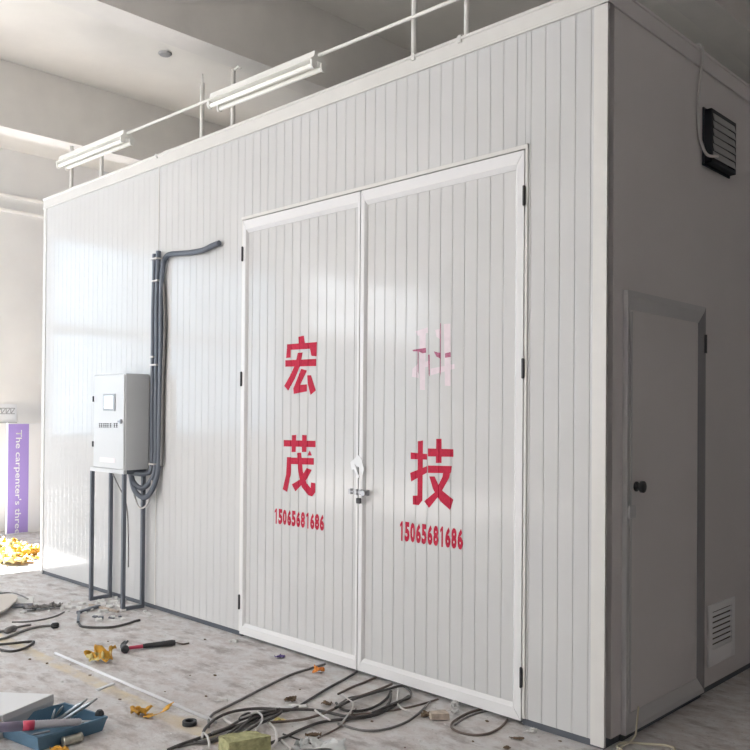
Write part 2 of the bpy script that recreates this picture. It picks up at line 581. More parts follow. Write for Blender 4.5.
def leaf(x0, x1, stl, stR, letters):
    e = empty('door_leaf', ((x0 + x1) / 2, 0, 0))
    e.parent = booth
    e.matrix_parent_inverse = world(booth).inverted()
    z0, z1 = 0.022, DZ
    p = ribbed('door_panel', x0 + 0.004, x1 - 0.004, z0 + 0.005, z1 - 0.005, YD, 0.04, M['panel'], e)
    ya, yb = -0.012, 0.02
    hb, ht = 0.075, 0.085
    bm = bmesh.new()
    # mitred frame rails with a sloping inner lip
    def rail(pts):
        (ax, az), (bx, bz), (cx, cz), (dx, dz) = pts     # outer a-b, inner c-d
        m1 = Vector((ax + (dx - ax) * 0.72, ya, az + (dz - az) * 0.72))
        m2 = Vector((bx + (cx - bx) * 0.72, ya, bz + (cz - bz) * 0.72))
        a_, b_ = Vector((ax, ya, az)), Vector((bx, ya, bz))
        i1, i2 = Vector((dx, YD - 0.003, dz)), Vector((cx, YD - 0.003, cz))
        A, B = Vector((ax, yb, az)), Vector((bx, yb, bz))
        C, D = Vector((cx, yb, cz)), Vector((dx, yb, dz))
        vs = [bm.verts.new(q) for q in (a_, b_, m2, m1, i2, i1, A, B, C, D)]
        a_, b_, m2, m1, i2, i1, A, B, C, D = vs
        for f in ((a_, b_, m2, m1), (m1, m2, i2, i1), (A, B, b_, a_), (i1, i2, C, D), (A, D, C, B), (a_, m1, i1, D, A), (B, C, i2, m2, b_)):
            bm.faces.new(f)
    g = 0.0015
    rail(((x0 + g, z1), (x1 - g, z1), (x1 - stR, z1 - ht), (x0 + stl, z1 - ht)))
    rail(((x0 + g, z0), (x1 - g, z0), (x1 - stR, z0 + hb), (x0 + stl, z0 + hb)))
    rail(((x0, z0 + g), (x0, z1 - g), (x0 + stl, z1 - ht - g), (x0 + stl, z0 + hb + g)))
    rail(((x1, z0 + g), (x1, z1 - g), (x1 - stR, z1 - ht - g), (x1 - stR, z0 + hb + g)))
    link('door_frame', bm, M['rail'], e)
    return e


lf = leaf(DL, DM - 0.004, 0.042, 0.022, 0)
rf = leaf(DM + 0.004, DR, 0.04, 0.058, 0)
link('door_jamb', boxes(((DR + 0.003, -0.009, ZB), (DR + 0.02, 0.0, DZ + 0.03)), ((DL - 0.02, -0.006, ZB), (DL - 0.003, 0.0, DZ + 0.02)), ((DL - 0.02, -0.012, DZ + 0.006), (DR + 0.02, 0.0, DZ + 0.028))), M['trim'], booth, bevel=0.003)
for e, x in ((lf, DL - 0.002), (rf, DR + 0.002)):
    for z in (2.605, 1.752, 0.236):
        bm = bmesh.new()
        lathe(bm, (x, -0.016, z - 0.05), (x, -0.016, z + 0.05), [(0, 0.005), (0.03, 0.007), (0.97, 0.007), (1, 0.005)], 12)
        box(bm, (x - 0.008, -0.0145, z - 0.045), (x + 0.008, -0.0115, z + 0.045))
        link('hinge', bm, M['hinge'], e)
# chrome bolt and padlock across the meeting stiles, torn tape above
bm = bmesh.new()
tube(bm, [(-1.66, -0.03, 1.064), (-1.50, -0.03, 1.064)], 0.006)
for x in (-1.65, -1.60, -1.565, -1.515):
    box(bm, (x - 0.008, -0.036, 1.048), (x + 0.008, -0.0122, 1.08))
lathe(bm, (-1.522, -0.055, 1.064), (-1.522, -0.03, 1.064), [(0, 0.016), (0.3, 0.02), (1, 0.012)])
bk = link('slide_bolt', bm, M['chrome'], rf)
link('padlock', boxes(((-1.583, -0.048, 1.00), (-1.553, -0.03, 1.032))), M['hinge'], bk, bevel=0.004)
bm = bmesh.new()
prism(bm, [Vector((x, -0.0125, z)) for x, z in ((-1.665, 1.235), (-1.60, 1.28), (-1.575, 1.265), (-1.55, 1.20), (-1.56, 1.165), (-1.60, 1.215), (-1.628, 1.195), (-1.655, 1.19))], (0, -0.0025, 0))
prism(bm, [Vector((x, -0.0155, z)) for x, z in ((-1.645, 1.22), (-1.625, 1.225), (-1.585, 1.15), (-1.6, 1.145))], (0, -0.0025, 0))
link('torn_tape', bm, M['tape'], lf)

xrL = (DL + 0.004, DM - 0.008)
xrR = (DM + 0.008, DR - 0.004)
HONG = [[(428, 105), (462, 98), (470, 155), (430, 158)],
        [(357, 152), (545, 138), (543, 178), (357, 188)],
        [(356, 180), (382, 180), (380, 235), (352, 238)], [(500, 176), (544, 170), (543, 228), (510, 224)],
        [(347, 252), (540, 243), (540, 288), (347, 292)],
        [(425, 205), (456, 203), (438, 290), (405, 370), (365, 442), (340, 412), (375, 350), (408, 280)],
        [(446, 305), (482, 316), (441, 405), (482, 402), (482, 446), (400, 462), (397, 428)],
        [(485, 345), (508, 345), (538, 440), (505, 468), (488, 405)]]
MAO = [[(337, 125), (535, 130), (535, 170), (337, 165)], [(388, 95), (415, 93), (411, 200), (386, 200)], [(452, 93), (480, 95), (478, 200), (450, 200)],
       [(358, 234), (525, 238), (525, 280), (358, 275)], [(357, 232), (384, 232), (382, 330), (358, 450), (330, 432), (352, 340)],
       [(420, 205), (446, 203), (456, 320), (480, 395), (505, 425), (508, 390), (535, 395), (535, 450), (515, 478), (490, 470), (450, 420), (430, 340)],
       [(480, 300), (512, 312), (480, 372), (410, 446), (388, 402), (440, 370)], [(500, 190), (513, 222), (484, 222)]]
JI = [[(300, 70), (332, 65), (328, 440), (305, 470), (268, 465), (268, 410), (297, 410)], [(255, 140), (358, 150), (358, 185), (255, 182)],
      [(252, 268), (358, 225), (358, 266), (258, 322)],
      [(415, 55), (448, 55), (448, 206), (412, 206)], [(362, 115), (522, 120), (522, 168), (362, 165)],
      [(362, 222), (512, 225), (505, 270), (362, 268)], [(462, 230), (512, 226), (495, 300), (440, 400), (370, 487), (340, 445), (405, 390), (455, 290)],
      [(372, 290), (405, 290), (442, 370), (522, 435), (502, 500), (440, 445), (395, 370)]]
glyph('lettering', 230, 320, 6.25, HONG, M['red'], lf, xrL)
glyph('lettering', 230, 420, 6.25, MAO, M['red'], lf, xrL)
glyph('lettering', 370, 430, 6.25, JI, M['red'], rf, xrR)
KE = [[(265, 160), (360, 130), (362, 170), (285, 195)], [(296, 150), (345, 145), (338, 600), (300, 598)], [(245, 440), (290, 400), (290, 510), (240, 500)],
      [(300, 395), (372, 380), (375, 420), (305, 440)], [(415, 150), (452, 140), (452, 220), (425, 200)], [(480, 105), (530, 102), (532, 570), (488, 568)],
      [(380, 440), (560, 405), (562, 440), (382, 490)]]
glyph('faded_lettering', 380, 310, 7.5, KE, M['pink'], rf, xrR)
KS = [[(245, 300), (285, 292), (345, 285), (348, 320), (320, 325), (290, 310), (250, 310)], [(405, 310), (440, 320), (458, 320), (458, 365), (425, 350)],
      [(490, 325), (530, 315), (533, 352), (490, 358)], [(362, 335), (374, 335), (374, 500), (366, 480)], [(284, 300), (291, 300), (290, 480), (285, 460)], [(452, 100), (458, 100), (458, 500), (452, 470)]]
glyph('smeared_lettering', 380, 310, 7.5, KS, M['plum'], rf, xrR, 0.0014)
ONE = [(0.42, 0), (0.72, 0), (0.72, 1), (0.5, 1), (0.18, 0.84), (0.18, 0.68), (0.42, 0.78)]
for (x0, x1, z0, z1, e, xr) in ((-2.405, -1.912, 0.80, 0.90, lf, xrL), (-1.288, -0.826, 0.812, 0.922, rf, xrR)):
    bm = bmesh.new()
    cw_ = (x1 - x0) / 11
    for k, ch in enumerate('15065681686'):
        if ch == '1':
            b1 = bmesh.new()
            f1 = b1.faces.new([b1.verts.new((x, y, 0)) for x, y in ONE])
            f1.normal_update()
        else:
            b1 = text_bm(ch, 0.055)
        bmesh.ops.triangulate(b1, faces=b1.faces[:])
        for v in b1.verts:
            v.co = Vector((x0 + cw_ * (k + 0.05 + 0.88 * v.co.x), 0, z0 + v.co.y * (z1 - z0)))
        conform(b1, *xr, YD)
        for f in b1.faces:
            f.normal_update()
            if f.normal.y > 0:
                f.normal_flip()
        me = bpy.data.meshes.new('g')
        b1.to_mesh(me)
        b1.free()
        bm.from_mesh(me)
        bpy.data.meshes.remove(me)
    link('lettering', bm, M['red'], e)

# ---- side door
sd = empty('side_door', (0, (SL + SR) / 2, 0))
sd.parent = booth
sd.matrix_parent_inverse = world(booth).inverted()
link('door_panel', boxes(((-0.04, SL + 0.005, SZ0), (0.006, SR - 0.005, SZ1))), M['side'], sd)
bm = bmesh.new()


def srail(o0, o1, i1, i0, h=0.024):
    """mitred rail on the x = 0 face, points are (y, z)"""
    vs = []
    for q, x in ((o0, h), (o1, h), (i1, 0.0085), (i0, 0.0085), (o0, 0.0), (o1, 0.0), (i1, 0.0), (i0, 0.0)):
        vs.append(bm.verts.new((x, q[0], q[1])))
    m0 = bm.verts.new((h, o0[0] + (i0[0] - o0[0]) * 0.3, o0[1] + (i0[1] - o0[1]) * 0.3))
    m1 = bm.verts.new((h, o1[0] + (i1[0] - o1[0]) * 0.3, o1[1] + (i1[1] - o1[1]) * 0.3))
    a, b, c, d, A, B, C_, D = vs
    for f in ((a, b, m1, m0), (m0, m1, c, d), (A, B, b, a), (d, c, C_, D), (A, D, C_, B), (a, m0, d, D, A), (B, C_, c, m1, b)):
        bm.faces.new(f)


w1, w2, wt, wb = 0.055, 0.06, 0.088, 0.085
srail((SL, SZ1), (SR, SZ1), (SR - w2, SZ1 - wt), (SL + w1, SZ1 - wt))
srail((SL, SZ0), (SR, SZ0), (SR - w2, SZ0 + wb), (SL + w1, SZ0 + wb))
srail((SL, SZ0), (SL, SZ1), (SL + w1, SZ1 - wt), (SL + w1, SZ0 + wb))
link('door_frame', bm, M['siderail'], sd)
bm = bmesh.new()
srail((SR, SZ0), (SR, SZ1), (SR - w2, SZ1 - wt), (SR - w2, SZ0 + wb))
link('hinge_stile', bm, M['shaded_stile'], sd)
bm = bmesh.new()
box(bm, (0.02, SL + 0.033, SZ0 + 0.1), (0.027, SL + 0.045, SZ1 - 0.1))
link('frame_bead', bm, M['siderail'], sd)
bm = bmesh.new()
lathe(bm, (0.008, 0.275, 1.185), (0.055, 0.275, 1.185), [(0, 0.024), (0.15, 0.024), (0.2, 0.01), (0.5, 0.011), (0.6, 0.028), (0.9, 0.028), (1, 0.016)])
link('door_knob', bm, M['hinge'], sd, True)
link('door_latch', boxes(((0.018, SL + 0.012, 1.04), (0.034, SL + 0.075, 1.10))), M['siderail'], sd, bevel=0.004)
bm = bmesh.new()
lathe(bm, (0.03, SR - 0.014, 1.865), (0.03, SR - 0.014, 1.965), [(0, 0.007), (1, 0.007)], 12)
link('hinge', bm, M['hinge'], sd)
link('edge_shade_strip', boxes(((0.0012, SR, SZ0), (0.012, SR + 0.014, SZ1 - 0.1))), M['base'], sd)  # dark strip added for the shaded gap at the door edge
link('door_sill', boxes(((-0.03, SL, 0), (0.004, SR, SZ0 - 0.002))), M['base'], sd)

# ---------------------------------------------------------------- exhaust fan and vent grille on the side wall
fan = empty('exhaust_fan', (0.0, 1.25, 2.89), 'square black louvred exhaust fan high on the shaded side wall', 'fan')
FY0, FY1, FZ0, FZ1 = 1.035, 1.375, 2.905, 3.20
bm = boxes(((0.004, FY0, FZ0), (0.05, FY0 + 0.022, FZ1)), ((0.004, FY1 - 0.022, FZ0), (0.05, FY1, FZ1)), ((0.004, FY0, FZ0), (0.05, FY1, FZ0 + 0.022)), ((0.004, FY0, FZ1 - 0.022), (0.05, FY1, FZ1)), ((0.002, FY0 - 0.012, FZ0 - 0.012), (0.012, FY1 + 0.012, FZ1 + 0.012)))
link('housing', bm, M['fan'], fan, bevel=0.003)
for k in range(6):
    z = FZ0 + 0.024 + k * 0.0415
    bm = bmesh.new()
    prism(bm, [Vector((x, FY0 + 0.024, zz)) for x, zz in ((0.055, z), (0.058, z + 0.002), (0.049, z + 0.041), (0.045, z + 0.04))], (0, FY1 - FY0 - 0.048, 0))
    link('louvre', bm, M['louvre'], fan)
vg = empty('vent_grille', (0.0, 1.32, 0.14), 'small grey slatted vent grille low on the side wall, right of the narrow door', 'vent')
GY0, GY1, GZ0, GZ1 = 1.12, 1.48, 0.14, 0.478
fw_ = 0.045
bm = boxes(((0.001, GY0, GZ0), (0.014, GY0 + fw_, GZ1)), ((0.001, GY1 - fw_, GZ0), (0.014, GY1, GZ1)), ((0.001, GY0 + fw_, GZ0), (0.014, GY1 - fw_, GZ0 + 0.09)), ((0.001, GY0 + fw_, GZ1 - 0.04), (0.014, GY1 - fw_, GZ1)))
link('frame', bm, M['grille'], vg, bevel=0.003)
link('backing', boxes(((0.0012, GY0 + fw_, GZ0 + 0.09), (0.003, GY1 - fw_, GZ1 - 0.04))), M['hole'], vg)
for k in range(7):
    z = GZ0 + 0.093 + k * 0.030
    bm = bmesh.new()
    prism(bm, [Vector((x, GY0 + fw_, zz)) for x, zz in ((0.0045, z + 0.016), (0.006, z + 0.018), (0.015, z + 0.003), (0.013, z))], (0, GY1 - GY0 - 2 * fw_, 0))
    link('slat', bm, M['grille'], vg)
bm = bmesh.new()
yy = 1.02
tube(bm, spline([(-0.10, 0.90, TZ + 0.008), (-0.02, 0.95, TZ + 0.012), (0.012, 0.97, TZ + 0.014), (0.024, 0.975, TZ - 0.03), (0.022, 0.965, 3.40), (0.012, 0.955, 3.25), (0.012, 0.955, 3.08), (0.014, 0.985, 3.01), (0.03, 1.025, 2.945), (0.085, 1.045, 2.93)]), 0.0075)
tag(link('fan_cable', bm, M['cablewhite'], None, True), 'white cable hanging over the top trim down to the black exhaust fan', 'cable')

# ---------------------------------------------------------------- conduit, lamps and posts on top
def cline(x):  # height of the conduit run along x
    return 3.79 - 0.018 * (x + 5.6)


YC = -0.02
bm = bmesh.new()
tube(bm, [(x, YC, cline(x) + 0.015) for x in (-5.5, -4.3, -3.0, -1.0, 0.6)], 0.011, 10)
tag(link('conduit_pipe', bm, M['pipe'], None, True), 'long thin white conduit pipe carrying the two tube lamps above the booth', 'pipe')


def lamp(x0, x1, label):
    z0, z1 = cline(x0), cline(x1)
    o = empty('tube_lamp', ((x0 + x1) / 2, YC, (z0 + z1) / 2 - 0.06), label, 'lamp', 'twin tube lamps above the booth')
    def q(t, y, z):
        return Vector((x0 + (x1 - x0) * t, YC + y, z0 + (z1 - z0) * t + z))
    bm = bmesh.new()
    prism(bm, [q(0, y, z) for y, z in ((-0.035, 0.035), (0.035, 0.035), (0.04, 0.0), (0.066, -0.02), (0.066, -0.026), (-0.066, -0.026), (-0.066, -0.02), (-0.04, 0.0))], q(1, 0, 0) - q(0, 0, 0))
    link('housing', bm, M['lamp'], o)
    for y in (-0.04, 0.04):
        bm = bmesh.new()
        lathe(bm, q(0.015, y, -0.055), q(0.985, y, -0.055), [(0, 0.01), (0.004, 0.0145), (0.996, 0.0145), (1, 0.01)], 14)
        link('fluorescent_tube', bm, M['tube'], o, True)
    for a, b in ((0.0, 0.014), (0.986, 1.0)):
        for y in (-0.04, 0.04):
            bm = bmesh.new()
            prism(bm, [q(a, y + dy, z) for dy, z in ((-0.019, -0.026), (0.019, -0.026), (0.019, -0.062), (0.01, -0.076), (-0.01, -0.076), (-0.019, -0.062))], q(b, 0, 0) - q(a, 0, 0))
            link('lamp_holder', bm, M['lamp'], o)


lamp(-3.09, -1.97, 'white twin tube lamp nearer the door, on the conduit above the booth')
lamp(-5.46, -4.30, 'white twin tube lamp at the far left end of the conduit above the booth')
posts = [(-5.45, 3.94, 'thin white post on the booth roof, leftmost of the pair behind the far lamp'),
         (-4.885, 3.86, 'thin white post on the booth roof, right of the pair behind the far lamp'),
         (-3.36, 3.96, 'thin white post on the booth roof standing between the two lamps'),
         (-2.975, 3.955, 'thin white post with a hooked top behind the left end of the nearer lamp'),
         (-1.25, 4.35, 'tall thin white post on the booth roof right of the nearer lamp'),
         (-0.87, 4.35, 'tall thin white post on the booth roof nearest the booth corner')]
for i, (x, zt, lab) in enumerate(posts):
    bm = bmesh.new()
    zb = HZ + 0.095
    tube(bm, [(x, 0.06, zb), (x, 0.06, zt)], 0.0165, 10)
    lathe(bm, (x, 0.06, zb), (x, 0.06, zb + 0.03), [(0, 0.03), (0.3, 0.03), (0.5, 0.018), (1, 0.018)])
    if i == 3:
        tube(bm, [(x, 0.06, zt - 0.01), (x + 0.06, 0.06, zt + 0.005), (x + 0.085, 0.06, zt - 0.015)], 0.008)
    if i == 2:
        lathe(bm, (x, 0.06, zt), (x, 0.06, zt + 0.07), [(0, 0.006), (1, 0.005)])
    tag(link('support_post', bm, M['pipe'], None, True), lab, 'post', 'support posts on the booth roof')
for x0, x1, lab in ((-3.85, -3.42, 'short white pipe lying on the booth roof edge beside the middle post'), (-5.38, -5.18, 'short white pipe lying on the booth roof edge behind the far lamp')):
    bm = bmesh.new()
    zr = HZ + 0.095 + 0.014
    tube(bm, spline([(x0, 0.035, zr + 0.004), (x0 + 0.05, 0.035, zr + 0.01), (x1, 0.035, zr)]), 0.013, 10)
    tag(link('roof_pipe', bm, M['pipe'], None, True), lab, 'pipe')
# conduit run on the far left wall, a small sign, ceiling box
for z, lab in ((4.235, 'upper white pipe running along the far left wall'), (4.05, 'lower white pipe running along the far left wall')):
    bm = bmesh.new()
    tube(bm, [(XL + 0.03, -0.6, z), (XL + 0.03, 8.4, z)], 0.022, 10)
    tag(link('wall_pipe', bm, M['pipe'], None, True), lab, 'pipe')
hp = fl(165, 53, ZC)
bm = bmesh.new()
lathe(bm, (hp.x, hp.y, ZC - 0.02), (hp.x, hp.y, ZC), [(0, 0.05), (0.5, 0.06), (1, 0.06)])
tag(link('ceiling_box', bm, M['louvre']), 'small dark round junction box on the pale ceiling', 'box')

# ---------------------------------------------------------------- banner and sign at the far left
BX = -8.55
def bn(u, v):
    return on(u, v, 0, BX)
b0, b1 = bn(8.5, 424), bn(29, 424)
bt = b0.z
ban = empty('banner_stand', (BX, (b0.y + b1.y) / 2, 0), 'tall white board with a purple strip and white English words by the far left wall', 'banner')
yR = b1.y + 0.55
link('board', boxes(((BX - 0.03, b0.y - 0.01, 0.0), (BX, yR, bt + 0.01))), M['white'], ban)
link('purple_strip', boxes(((BX, b0.y, 0.012), (BX + 0.003, b1.y, bt))), M['purple'], ban)
bm = text_bm("The carpenter's three cu", 0.012)
yl0, yl1 = bn(14.0, 430).y, bn(22.0, 430).y
zt_, zb_ = bn(18, 430).z, bn(18, 548).z
for v in bm.verts:
    a, b = v.co.x, v.co.y
    v.co = Vector((BX + 0.005, yl0 + b * (yl1 - yl0), zt_ + a * (zb_ - zt_)))
link('lettering', bm, M['white'], ban)
# small panel sign with grey characters
s0, s1 = on(-8, 404, 0, XL), on(16, 422, 0, XL)
sg = empty('wall_sign', (XL, s1.y, s1.z), 'small pale sign with a row of grey characters on the far left wall', 'sign')
link('board', boxes(((XL + 0.002, s0.y - 0.3, s1.z), (XL + 0.015, s1.y, s0.z))), M['white'], sg)
link('board_edge', boxes(((XL + 0.002, s0.y - 0.3, s1.z - 0.015), (XL + 0.03, s1.y, s1.z))), M['greyink'], sg)
for k in range(4):
    bm = bmesh.new()
    c = on(-1 + k * 4.6, 411, 0, XL + 0.017)
    h, w = 0.035, 0.025
    for a in ((-w, h, w, h), (w, h, -w, -h), (-w, -h, w, -h), (-w, h, -w, -h)):
        bar(bm, (XL + 0.017, c.y + a[0], c.z + a[1]), (XL + 0.017, c.y + a[2], c.z + a[3]), 0.01, 0.003, (1, 0, 0))
    link('lettering', bm, M['greyink'], sg)

# ---------------------------------------------------------------- control cabinet on its stand
CX0, CX1, CY0, CY1, CZ0, CZ1 = -4.425, -3.935, -0.225, -0.015, 1.075, 1.815
cab = empty('control_cabinet', ((CX0 + CX1) / 2, -0.12, CZ0), 'grey steel control cabinet with a small screen, on a thin black stand by the booth', 'cabinet')
link('body', boxes(((CX0, CY0 + 0.012, CZ0), (CX1, CY1, CZ1))), M['cabinet'], cab, bevel=0.004)
dr = link('door', boxes(((CX0 + 0.006, CY0, CZ0 + 0.008), (CX1 - 0.006, CY0 + 0.011, CZ1 - 0.008))), M['cabinet'], cab, bevel=0.004)


def cf(u, v):
    return on(u, v, 1, CY0)


a, b = cf(104, 394), cf(115.5, 411)
bm = boxes(((a.x, CY0 - 0.008, b.z), (b.x, CY0, a.z)))
link('screen_bezel', bm, M['screenframe'], dr, bevel=0.003)
a, b = cf(105.3, 396), cf(113.7, 408.5)
link('touch_screen', boxes(((a.x, CY0 - 0.0095, b.z), (b.x, CY0 - 0.0075, a.z))), M['screen'], dr)
for grp in ((99.8, 101.8, 104, 106, 108, 110.6), (114.6, 116.8)):
    bm = bmesh.new()
    for u in grp:
        c = cf(u, 425.3)
        h, w = 0.014, 0.011
        for q in ((-w, h, w, h), (-w, 0, w, 0), (-w, -h, w, -h), (0, h, 0, -h)):
            bar(bm, (c.x + q[0], CY0 - 0.001, c.z + q[1]), (c.x + q[2], CY0 - 0.001, c.z + q[3]), 0.006, 0.0015, (0, 1, 0))
    link('lettering', bm, M['ink'], dr)
c = cf(121.5, 421.5)
bm = bmesh.new()
lathe(bm, (c.x, CY0 - 0.014, c.z), (c.x, CY0, c.z), [(0, 0.014), (0.4, 0.017), (1, 0.017)])
box(bm, (c.x - 0.03, CY0 - 0.018, c.z - 0.004), (c.x + 0.006, CY0 - 0.012, c.z + 0.006))
link('lock', bm, M['chrome'], dr)
a, b = cf(100, 457), cf(115, 463)
link('name_plate', boxes(((a.x, CY0 - 0.002, b.z), (b.x, CY0, a.z))), M['label'], dr)
for v in (399, 444):
    z = cf(95, v).z
    link('hinge', boxes(((CX0 - 0.006, CY0 - 0.008, z - 0.022), (CX0 + 0.008, CY0 + 0.01, z + 0.022))), M['hinge'], cab, bevel=0.002)
ST = 0.027
std = empty('cabinet_stand', ((CX0 + CX1) / 2, -0.13, 0), 'thin black square tube stand carrying the grey control cabinet', 'stand')
LX0, LX1, LY0, LY1 = -4.49, -3.955, -0.215, -0.025
for x in (LX0, LX1 - ST):
    for y in (LY0, LY1 - ST):
        link('leg', boxes(((x, y, 0.0), (x + ST, y + ST, 1.044))), M['steel'], std)
    link('foot_rail', boxes(((x + 0.001, LY0 + ST, 0.0), (x + ST - 0.001, LY1 - ST, ST))), M['steel'], std)
    link('top_rail', boxes(((x + 0.001, LY0 + ST, 1.044), (x + ST - 0.001, LY1 - ST, 1.074))), M['steel'], std)
for y in (LY0, LY1 - ST):
    link('top_rail', boxes(((LX0, y, 1.044), (LX1, y + ST, 1.074))), M['steel'] if y > -0.1 else M['cabinet'], std)


# corrugated hoses on the wall
def hose(pts, r, label, mat_='hose', name='corrugated_hose', group='corrugated hoses beside the cabinet'):
    P = spline(pts, 40)
    bm = bmesh.new()
    tube(bm, P, r, 10, lambda i: r * (1.0 if i % 2 else 0.88))
    return tag(link(name, bm, M[mat_], None, True), label, 'hose', group)


def cw(u, v, y=-0.03):
    return on(u, v, 1, y)


hose([cw(154.6, 254), cw(154.3, 275), cw(153.3, 310), cw(153, 345), cw(152.6, 380), cw(152, 420), cw(151.6, 466), (-3.90, -0.06, 1.045), (-3.965, -0.11, 1.045), (-4.02, -0.13, 1.05)], 0.019, 'dark corrugated hose up the booth wall, leftmost of the upright bundle')
hose([cw(158.4, 251), cw(157.8, 275), cw(156.8, 310), cw(156.8, 345), cw(156.3, 380), cw(156, 420), cw(155.4, 466), (-3.85, -0.055, 0.98), (-3.91, -0.09, 0.935), (-3.975, -0.12, 0.98), (-4.0, -0.125, 1.05)], 0.020, 'dark corrugated hose in the middle of the upright bundle beside the cabinet')
hose([cw(219.5, 243), cw(212, 246), cw(204, 250), cw(192, 252.5), cw(180, 253.5), cw(170, 254.5), cw(165.5, 258), cw(163, 266), cw(161.6, 285), cw(161.2, 310), cw(161, 345), cw(160.2, 380), cw(159.6, 420), cw(158.6, 466), (-3.80, -0.06, 0.93), (-3.87, -0.09, 0.865), (-3.96, -0.12, 0.92), (-4.01, -0.13, 1.05)], 0.020, 'dark corrugated hose whose top bends right along the ribbed wall')
hose([cw(163, 275, -0.02), cw(164.5, 300, -0.02), cw(165, 330, -0.02), cw(163.5, 370, -0.02), cw(162.5, 420, -0.02), cw(161.5, 466, -0.03)], 0.012, 'thin grey hose bulging out at the right side of the bundle', 'cablegrey', 'thin_hose')
bm = bmesh.new()
tube(bm, spline([(-4.03, -0.14, 1.05), (-4.0, -0.12, 0.95), (-3.94, -0.10, 0.80), (-3.88, -0.08, 0.79), (-3.84, -0.06, 0.86), (-3.82, -0.05, 1.0)]), 0.007)
tag(link('loose_cable', bm, M['cablewhite'], None, True), 'thin white cable looped under the control cabinet', 'cable')
bm = bmesh.new()
tube(bm, spline([(-4.28, -0.14, 1.05), (-4.22, -0.12, 0.95), (-4.12, -0.10, 0.80), (-4.10, -0.09, 0.60), (-4.11, -0.08, 0.3)]), 0.005)
for i, (u, v, y) in enumerate(((157, 259, -0.03), (158, 281, -0.03), (155, 357, -0.03), (156.5, 365, -0.03), (154.5, 464, -0.03))):
    c = cw(u, v, y)
    bmm = bmesh.new()
    w = 0.085 if i != 2 else 0.05
    box(bmm, (c.x - w / 2, -0.062, c.z - 0.006), (c.x + w / 2, 0.0, c.z + 0.006))
    nm = ['top of the hose bundle', 'upper part of the hose bundle', 'left hose above the cabinet', 'hose bundle just above the cabinet top', 'foot of the hose bundle beside the cabinet']
    tag(link('cable_tie', bmm, M['cablewhite']), 'white cable tie around the ' + nm[i], 'cable tie', 'cable ties on the hoses')
tag(link('dangling_wire', bm, M['cablegrey'], None, True), 'thin grey wire dangling behind the front legs of the cabinet stand', 'wire')

# ---------------------------------------------------------------- loose things on the floor
CR = 0.0075


def cable(name, pix, label, m='cable', r=CR, cat='cable', lift=0.0, group=None, zs=None):
    pts = []
    for i, (u, v) in enumerate(pix):
        z = r + lift + (zs[i] if zs else 0.0)
        pts.append(fl(u, v, z))
    bm = bmesh.new()
    tube(bm, spline(pts, 8), r, 8)
    return tag(link(name, bm, M[m], None, True), label, cat, group)


